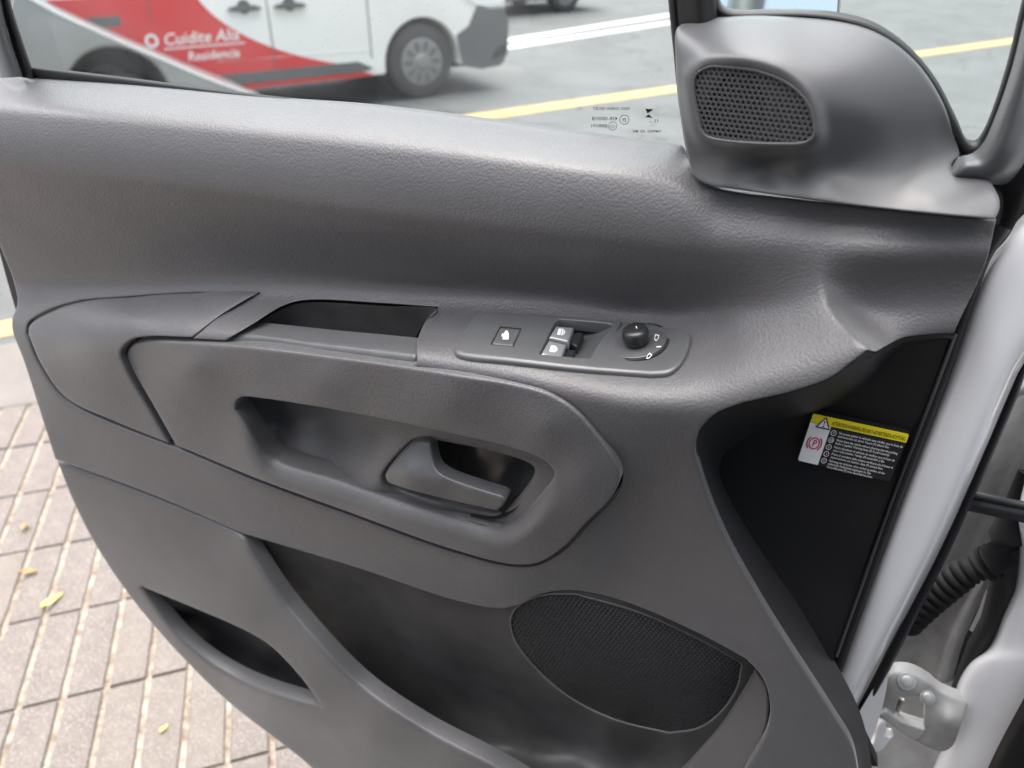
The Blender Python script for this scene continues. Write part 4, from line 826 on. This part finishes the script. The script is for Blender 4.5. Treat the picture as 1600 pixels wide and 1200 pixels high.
# check strap
ck = tube('check_strap', [pt(1488,778,-.085), pt(1530,786,-.09), pt(1570,794,-.094), pt(1640,808,-.10)], [.009, .0092, .0095, .010], M['gloss'], body, 14)
tube('strap_rib', [pt(1494,768,-.080), pt(1530,774,-.084), pt(1572,784,-.088), pt(1640,798,-.094)], [.003, .0038, .0035, .0035], M['gloss'], body, 10)
# bracket higher up the jamb
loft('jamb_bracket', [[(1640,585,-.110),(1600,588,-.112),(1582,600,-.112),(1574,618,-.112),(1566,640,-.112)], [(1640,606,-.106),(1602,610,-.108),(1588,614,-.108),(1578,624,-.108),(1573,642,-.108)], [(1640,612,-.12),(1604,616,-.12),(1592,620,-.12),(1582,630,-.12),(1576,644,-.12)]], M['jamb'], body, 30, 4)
loft('jamb_socket', [[(1592,545,-.118),(1590,572,-.118),(1600,584,-.118),(1640,588,-.118)], [(1598,545,-.116),(1597,568,-.116),(1606,577,-.116),(1640,580,-.116)], [(1604,545,-.135),(1604,564,-.135),(1612,570,-.135),(1640,573,-.135)]], M['gloss'], body, 24, 4)
# hinge: two white stamped knuckles round a pin
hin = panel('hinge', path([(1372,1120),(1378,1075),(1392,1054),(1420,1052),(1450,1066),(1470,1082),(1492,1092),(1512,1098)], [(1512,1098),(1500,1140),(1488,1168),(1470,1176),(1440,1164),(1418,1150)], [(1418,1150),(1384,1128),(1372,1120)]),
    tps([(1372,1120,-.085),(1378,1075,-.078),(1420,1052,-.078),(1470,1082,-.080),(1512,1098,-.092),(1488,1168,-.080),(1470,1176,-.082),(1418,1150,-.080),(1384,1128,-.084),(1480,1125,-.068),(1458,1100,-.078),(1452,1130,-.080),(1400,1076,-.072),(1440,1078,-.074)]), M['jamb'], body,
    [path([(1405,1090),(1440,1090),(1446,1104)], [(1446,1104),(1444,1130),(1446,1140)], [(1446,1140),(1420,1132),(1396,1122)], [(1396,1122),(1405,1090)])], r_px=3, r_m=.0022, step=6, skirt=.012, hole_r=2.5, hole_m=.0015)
panel('hinge_leaf', path([(1374,1118),(1384,1112),(1398,1122),(1420,1133),(1446,1141)], [(1446,1141),(1440,1153),(1428,1158)], [(1428,1158),(1398,1138),(1374,1118)]), flatw(-.074), M['jamb'], hin, r_px=2.5, r_m=.0016, step=6, skirt=.008)
panel('hinge_tab', path([(1366,1160),(1375,1130),(1386,1128)], [(1386,1128),(1384,1150),(1396,1152)], [(1396,1152),(1374,1176),(1356,1172)], [(1356,1172),(1366,1160)]), flatw(-.078), M['paint'], hin, r_px=2.5, r_m=.0018, step=6, skirt=.01)
for x, y, r in ((1417,1065,.0068), (1449,1090,.0058)):
    c0 = pt(x, y, -.071); lathe('bolt', c0, N * .8 + Z * .6, [(r * 1.25, -.004), (r * 1.25, .0004), (r * .95, .0006), (r * .92, .0018), (r * .8, .0022), (r * .2, .0023)], M['steel'], hin, 24)
tube('hinge_pin', [pt(1409,1092,-.088), pt(1396,1125,-.086)], [.0028, .0028], M['steel'], hin, 12)

# the cabin behind the viewer, which keeps most of the sky off the trim
CF = np.array([.848, .53, 0]); CS = np.array([-.53, .848, 0]); hg = P(np.array(1450.), np.array(1000.), np.array(-.06)); hg = np.array([hg[0], hg[1], 0.0])
M['cabin'] = mat('dark cabin lining', (.05, .05, .052), .8, spec=.2, bump=('noise', 300, .4, .002)); M['roofliner'] = mat('grey roof lining', (.16, .16, .155), .9, spec=.1, bump=('noise', 400, .4, .002)); M['seatcloth'] = mat('charcoal seat cloth', (.04, .04, .043), .9, spec=.2, bump=('noise', 500, .5, .002))
def cbox(name, f0, f1, s0, s1, z0, z1, m, bev=.02, tf=0, ts=0):
    bm = bmesh.new(); v = []
    for zz, k in ((z0, 0), (z1, 1)):
        for a, b in ((f0, s0), (f1, s0), (f1, s1), (f0, s1)): v.append(bm.verts.new(tuple(hg + CF * (a + tf * k) + CS * (b + ts * k) + Z * zz)))
    for q in ((3,2,1,0),(4,5,6,7),(0,1,5,4),(1,2,6,5),(2,3,7,6),(3,0,4,7)): bm.faces.new([v[i] for i in q])
    bmesh.ops.recalc_face_normals(bm, faces=bm.faces)
    if bev: bmesh.ops.bevel(bm, geom=list(bm.edges), offset=bev, segments=3, profile=.5, affect='EDGES', clamp_overlap=True)
    bm.verts.index_update(); V = [v_.co[:] for v_ in bm.verts]; F = [[v_.index for v_ in f_.verts] for f_ in bm.faces]; bm.free()
    o = link(name, V, F, m, body); autosmooth_keep(o, 35); return o
cbox('roof', -3.3, -.92, -1.62, -.55, 1.975, 2.02, M['paint'], .018); cbox('roof_lining', -3.2, -.94, -1.58, -.57, 1.95, 1.972, M['roofliner'], .008)
cbox('cabin_floor', -1.30, .45, -1.62, -.06, .36, .42, M['cabin']); cbox('bulkhead', -1.36, -1.31, -1.62, -.06, .36, 1.95, M['cabin'])
cbox('dashboard', .02, .42, -1.58, -.14, .85, 1.22, M['cabin'], .06); cbox('footwell_wall', .43, .48, -1.58, -.10, .42, 1.0, M['cabin'])
cbox('rear_panel', -3.3, -1.37, -.08, -.03, .36, 1.35, M['paint'], .02); cbox('rear_upper', -3.3, -1.37, -.55, -.52, 1.35, 1.97, M['paint'], .01); cbox('far_side', -3.3, .45, -1.66, -1.62, .36, 1.25, M['cabin'])
st = cbox('seat', -1.12, -.62, -.74, -.22, .62, .80, M['seatcloth'], .06); cbox('seat_back', -1.26, -1.10, -.74, -.22, .80, 1.45, M['seatcloth'], .06); cbox('headrest', -1.27, -1.17, -.60, -.36, 1.50, 1.72, M['seatcloth'], .05)
a0 = hg + CF * .40 + CS * -.07 + Z * 1.2; a1 = hg + CF * -.92 + CS * -.55 + Z * 1.97; tube('windscreen_pillar', [a0, a0 * .7 + a1 * .3 + Z * .02, a0 * .3 + a1 * .7 + Z * .03, a1], .045, M['paint'], body, 12)
wv = [hg + CF * .42 + CS * -.1 + Z * 1.21, hg + CF * .42 + CS * -1.6 + Z * 1.21, hg + CF * -.90 + CS * -1.55 + Z * 1.985, hg + CF * -.90 + CS * -.57 + Z * 1.985]; link('windscreen', wv, [(0,1,2,3)], M['glass_clear'], body, False)
cbox('bonnet', .49, 1.35, -1.60, -.16, .40, .98, M['paint'], .06)
# ------------------------------------------------------------------ traffic in the street
M['vanwhite'] = mat('white van paint', (.76, .78, .77), .3, coat=.5); M['red'] = mat('red vinyl livery', (.55, .03, .035), .35, coat=.3)
M['greyplastic'] = mat('grey bumper plastic', (.10, .105, .11), .55); M['tyre'] = mat('tyre rubber', (.035, .035, .036), .75); M['hub'] = mat('grey hubcap', (.22, .225, .23), .45, metal=.3)
M['carglass'] = mat('dark car glass', (.02, .025, .028), .05, spec=.6); M['lamp'] = mat('clear headlamp', (.75, .78, .8), .08, coat=.8); M['silver'] = mat('silver car paint', (.30, .315, .32), .35, metal=.25, coat=.5)
M['darkpaint'] = mat('dark blue black car paint', (.02, .024, .03), .25, coat=.6); M['redlamp'] = mat('red rear lamp', (.5, .02, .02), .15, coat=.6)
class Car:
    """local axes: s forward, q to the viewer's side, z up; profile outlines are given in (s, z)"""
    def __init__(s, name, loc, d, label, cat, group=None):
        s.d = np.array(d, float) / np.linalg.norm(d); s.q = np.array([s.d[1], -s.d[0], 0]); s.o = np.asarray(loc, float)
        s.root = empty(name, s.o.tolist()); tag(s.root, label, cat, group)
    def X(s, a): a = np.asarray(a, float).reshape(-1, 3); return s.o + a[:, :1] * s.d + a[:, 1:2] * s.q + a[:, 2:] * Z
    def prism(s, name, prof, q0, q1, m, bevel=.0, parent=None, lean=None, mirror=False):
        prof = np.asarray(prof, float); n = len(prof); bm = bmesh.new()
        f = lean or (lambda z: 0.0)
        A_ = [bm.verts.new((a, q0 + f(z) * (1 if q0 > 0 else -1), z)) for a, z in prof]; B_ = [bm.verts.new((a, q1 + f(z) * (1 if q1 > 0 else -1), z)) for a, z in prof]
        bm.faces.new(A_); bm.faces.new(B_[::-1])
        for i in range(n): bm.faces.new((A_[(i+1) % n], A_[i], B_[i], B_[(i+1) % n]))
        bmesh.ops.recalc_face_normals(bm, faces=bm.faces)
        if bevel:
            caps = [e for e in bm.edges if abs(abs(e.verts[0].co.y) - abs(e.verts[1].co.y)) < .25 and (e.verts[0].co.y > (q0 + q1) / 2) == (e.verts[1].co.y > (q0 + q1) / 2)]
            bmesh.ops.bevel(bm, geom=caps, offset=bevel, segments=4, profile=.5, affect='EDGES', clamp_overlap=True)
        bmesh.ops.triangulate(bm, faces=[f_ for f_ in bm.faces if len(f_.verts) > 4])
        V = np.array([v.co[:] for v in bm.verts]); bm.verts.index_update(); F = [[v.index for v in f_.verts] for f_ in bm.faces]; bm.free()
        o = link(name, s.X(V), F, m, parent or s.root); autosmooth_keep(o, 38); return o
    def wheel(s, a, q, r, wd, name='wheel'):
        ax = s.q * (1 if q > -.5 else -1); c_ = s.X([(a, q, r)])[0]
        w = lathe('wheel', c_, ax, [(r*.62,-wd),(r*.97,-wd),(r,-wd*.8),(r,-wd*.15),(r*.96,-.01),(r*.86,.004),(r*.68,.0),(r*.64,-.012)], M['tyre'], s.root, 48)
        lathe('hubcap', c_, ax, [(r*.64,-.02),(r*.64,.0),(r*.60,.006),(r*.40,-.004),(r*.2,.004),(r*.17,.016),(r*.05,.02)], M['hub'], w, 48)
        b1, b2, _ = basis(ax); V = []; F = []
        for k in range(10):
            g = 2 * math.pi * k / 10; d1 = b1 * math.cos(g) + b2 * math.sin(g); d2 = -b1 * math.sin(g) + b2 * math.cos(g)
            b = len(V); V += [c_ + d1 * r * .30 + d2 * r * .04 + ax * .008, c_ + d1 * r * .30 - d2 * r * .04 + ax * .008, c_ + d1 * r * .56 - d2 * r * .07 + ax * .008, c_ + d1 * r * .56 + d2 * r * .07 + ax * .008]; F.append((b, b+1, b+2, b+3))
        link('wheel_slot', V, F, M['greyplastic'], w, False)
        return w
    def slab(s, name, prof, q, m, th=.006, parent=None, lean=None): # a thin applied panel following the flank
        f = lean or (lambda z: 0.0); prof = np.asarray(prof, float); n = len(prof)
        V = [(a, q + f(z), z) for a, z in prof] + [(a, q + f(z) - th * 3, z) for a, z in prof]
        F = [tuple(range(n)), tuple(range(n, 2*n))[::-1]] + [(i, (i+1) % n, n + (i+1) % n, n + i) for i in range(n)]
        o = link(name, s.X(V), F, m, parent or s.root, False); return autosmooth(o, 60)
def arcp(a, z, r, g0, g1, n=18): return [(a + r * math.cos(R(g0 + (g1 - g0) * i / n)), z + r * math.sin(R(g0 + (g1 - g0) * i / n))) for i in range(n + 1)]
# passing van; its near front wheel stands where the photograph has it
wc = g2(665, 155); 
VD = np.array([math.sin(R(58)), math.cos(R(58)), 0])
van = Car('delivery_van', wc, VD, 'white delivery van with a red swoosh on its side passing on the road', 'van')
# local frame: front wheel s=0, near flank q=0
WR = .335; zw = .335; AR = .395
rear = -2.75
body_prof = [(-3.55,.36)] + [(rear - AR,.30)] + arcp(rear, zw, AR, 185, -5)[0:] + [(-AR - .02,.27)] + arcp(0, zw, AR, 187, -7) + [(.55,.27),(.80,.26),(.90,.36),(.925,.62),(.90,.84),(.80,.97),(.30,1.13),(-.12,1.22),(-.75,1.78),(-.95,1.87),(-2.0,1.92),(-3.45,1.90),(-3.60,1.82),(-3.66,1.2),(-3.66,.50)]
lean = lambda z: -.10 * max(0, z - .95)**1.5 - .03 * max(0, .5 - z)
def vprism(name, prof, q0, q1, m, bevel=0): return van.prism(name, prof, q0, q1, m, bevel)
bq = van.prism('van_shell', body_prof, -1.60, 0.0, M['vanwhite'], .05)
van.prism('underbody', [(-3.5,.25),(.75,.22),(.75,.6),(-3.5,.6)], -1.42, -.22, M['tyre'])
for a in (0, rear): van.wheel(a, .0 - .03, WR, .22); van.wheel(a, -1.57, WR, .22)
# livery
def bez(pts): return [tuple(p) for p in cr(pts, .02)]
sw_edge = bez([(-1.98,1.02),(-1.86,.86),(-1.62,.68),(-1.30,.53),(-.92,.415),(-.70,.375)])
van.slab('red_livery', [(-3.56,1.02)] + sw_edge + [(-.95,.365),(-2.34,.365)] + arcp(rear, zw, AR + .012, 4, 118, 14) + [(-3.05,.78),(-3.56,.84)], .004, M['red'])
van.slab('red_sill', [(-2.3,.268),(-.50,.268),(-.62,.31),(-2.3,.315)], .005, M['red'])
van.slab('sill_moulding', [(-2.3,.318),(-.60,.315),(-.52,.335),(-.66,.40),(-2.3,.40)], .016, M['greyplastic'], .01)
van.slab('rear_moulding', [(-2.78,.82),(-2.55,.82),(-2.55,.89),(-2.78,.89)], .006, M['greyplastic'])
van.slab('front_bumper', [(AR - .03,.55),(.50,.62),(.60,.80),(.74,.76),(.90,.76),(.945,.62),(.93,.34),(.85,.235),(.62,.22),(AR + .02,.27)] , .012, M['greyplastic'], .03)
van.prism('bumper_front', [(.78,.25),(.90,.25),(.955,.36),(.965,.62),(.93,.72),(.80,.72)], -1.60, 0.006, M['greyplastic'], .03)
van.slab('headlight', [(.42,.90),(.58,.80),(.74,.775),(.90,.80),(.90,.88),(.78,.96),(.55,1.02)], .014, M['lamp'], .02)
van.slab('fog_surround', [(.74,.30),(.90,.34),(.93,.44),(.80,.40)], .020, M['tyre'], .01)
for a in (-1.60, -1.22):
    h = van.slab('door_handle', bez([(a-.14,.885),(a-.10,.905),(a,.91),(a+.10,.905),(a+.14,.885),(a+.1,.872),(a,.868),(a-.1,.872),(a-.14,.885)])[:-1], .032, M['greyplastic'], .012)
    van.slab('handle_hollow', arcp(a, .90, .055, 0, 345, 18), .003, M['greyplastic'], .003, h)
for a, z0, z1 in ((-1.41,.40,1.75), (-.52,.42,1.20), (-2.33,.82,1.80)): van.slab('door_seam', [(a-.004,z0),(a+.004,z0),(a+.004,z1),(a-.004,z1)], .0062, M['greyplastic'], .003)
van.slab('flank_crease', [(-1.9,.50),(-.46,.485),(-.46,.492),(-1.9,.507)], .004, M['vanwhite'], .003)
van.slab('side_window', [(-1.36,1.14),(-.30,1.14),(-.80,1.68),(-1.36,1.72)], .004, M['carglass']); van.slab('rear_side_window', [(-2.28,1.14),(-1.46,1.14),(-1.46,1.72),(-2.28,1.72)], .004, M['carglass'])
van.prism('windscreen', [(-.10,1.222),(-.72,1.775),(-.70,1.79),(-.08,1.235)], -1.48, -.12, M['carglass'])
f = Flat(lambda x, y: van.X(np.stack([x, 0 * x + .0062, -y], 1)))
f.text('Cuidite Alia', -2.28, -.66, .125, width=.60, shear=.25).ring(-2.36, -.70, .04, .02).poly([(-2.28,-.638),(-1.64,-.638),(-1.64,-.628),(-2.28,-.628)])
f.text('Residencia', -2.12, -.53, .10, width=.42, shear=.2).build('white_lettering', M['vanwhite'], van.root)
van.slab('tail_lamp', [(-3.64,.95),(-3.55,.95),(-3.52,1.35),(-3.62,1.40)], .005, M['redlamp'])
# dark car in the far lane
dk = g2(885, 20); dark = Car('dark_car', dk, VD, 'dark car beyond the white lines, in the far lane', 'car')
prof = [(-3.3,.35),(-2.5-.36,.28)] + arcp(-2.5, .32, .36, 185, -5) + [(-.38,.24)] + arcp(0, .32, .36, 187, -7) + [(.5,.24),(.78,.30),(.84,.55),(.72,.78),(.2,.92),(-.35,.98),(-1.0,1.40),(-2.2,1.45),(-2.9,1.25),(-3.35,1.0),(-3.4,.6)]
dark.prism('shell', prof, -1.7, 0, M['darkpaint'], .06)
for a in (0, -2.5): dark.wheel(a, -.02, .31, .2); dark.wheel(a, -1.68, .31, .2)
dark.slab('side_window', [(-2.7,1.0),(-.5,1.0),(-1.05,1.34),(-2.2,1.38)], .005, M['carglass']); dark.prism('underbody', [(-3.1,.2),(.6,.2),(.6,.5),(-3.1,.5)], -1.5, -.2, M['tyre'])
dark.slab('headlight', [(.4,.66),(.7,.62),(.74,.72),(.45,.80)], .01, M['lamp']); dark.slab('sill', [(-2.1,.24),(-.4,.24),(-.4,.30),(-2.1,.30)], .01, M['greyplastic'])
# silver car parked at the kerb: only its front end shows through the window
def onflank(x, y, c0, d):
    q = np.array([d[1], -d[0], 0]); r = rays(np.array(float(x)), np.array(float(y))); t = ((c0 - O) @ q) / (r @ q); p = O + r * t; return float((p - c0) @ d), float(p[2] - c0[2])
s0 = g2(172, 258); s0[2] = ROAD_Z; SD = VD
sil = Car('silver_car', s0, SD, 'silver car parked at the kerb, sloping nose seen in the lower corner of the window', 'car')
nose = [onflank(x, y, s0, SD) for x, y in ((30,-14),(50,-2),(95,22),(180,60),(250,90),(320,120),(400,150),(450,175))]
arch = [onflank(x, y, s0, SD) for x, y in ((92,112),(170,74),(262,120))]
ac = (arch[0][0] + arch[2][0]) / 2; ar = abs(arch[2][0] - arch[0][0]) / 2; az = arch[1][1] - ar
prof = [(-3.2,.36),(-2.6,.28)] + [(ac - ar, max(.2, az - .12))] + arcp(ac, az, ar, 180, 0) + [(ac + ar, max(.2, az - .12)), (nose[-1][0] + .02, nose[-1][1] - .16)] + nose[::-1] + [(nose[0][0] - .35, nose[0][1] + .10), (-1.6, 1.36), (-2.6, 1.38), (-3.2, 1.0), (-3.35, .6)]
sil.prism('shell', prof, -1.6, 0, M['silver'], .03)
for a in (ac, ac - 2.3): sil.wheel(a, -.03, min(.3, az + ar - .07), .2); sil.wheel(a, -1.55, .3, .2)
sil.prism('underbody', [(-3.0,.2),(ac + ar,.2),(ac + ar,.40),(-3.0,.40)], -1.4, -.2, M['tyre'])
sil.slab('side_window', [(-2.5,.96),(nose[0][0] - .55,.96),(-1.65,1.30),(-2.5,1.30)], .005, M['carglass'])
e = bez(nose); sil.slab('bonnet_highlight', [(a, b + .004) for a, b in e] + [(a - .004, b - .012) for a, b in e[::-1]], .004, M['print'], .004)  # highlight along the bonnet, put in as a white strip
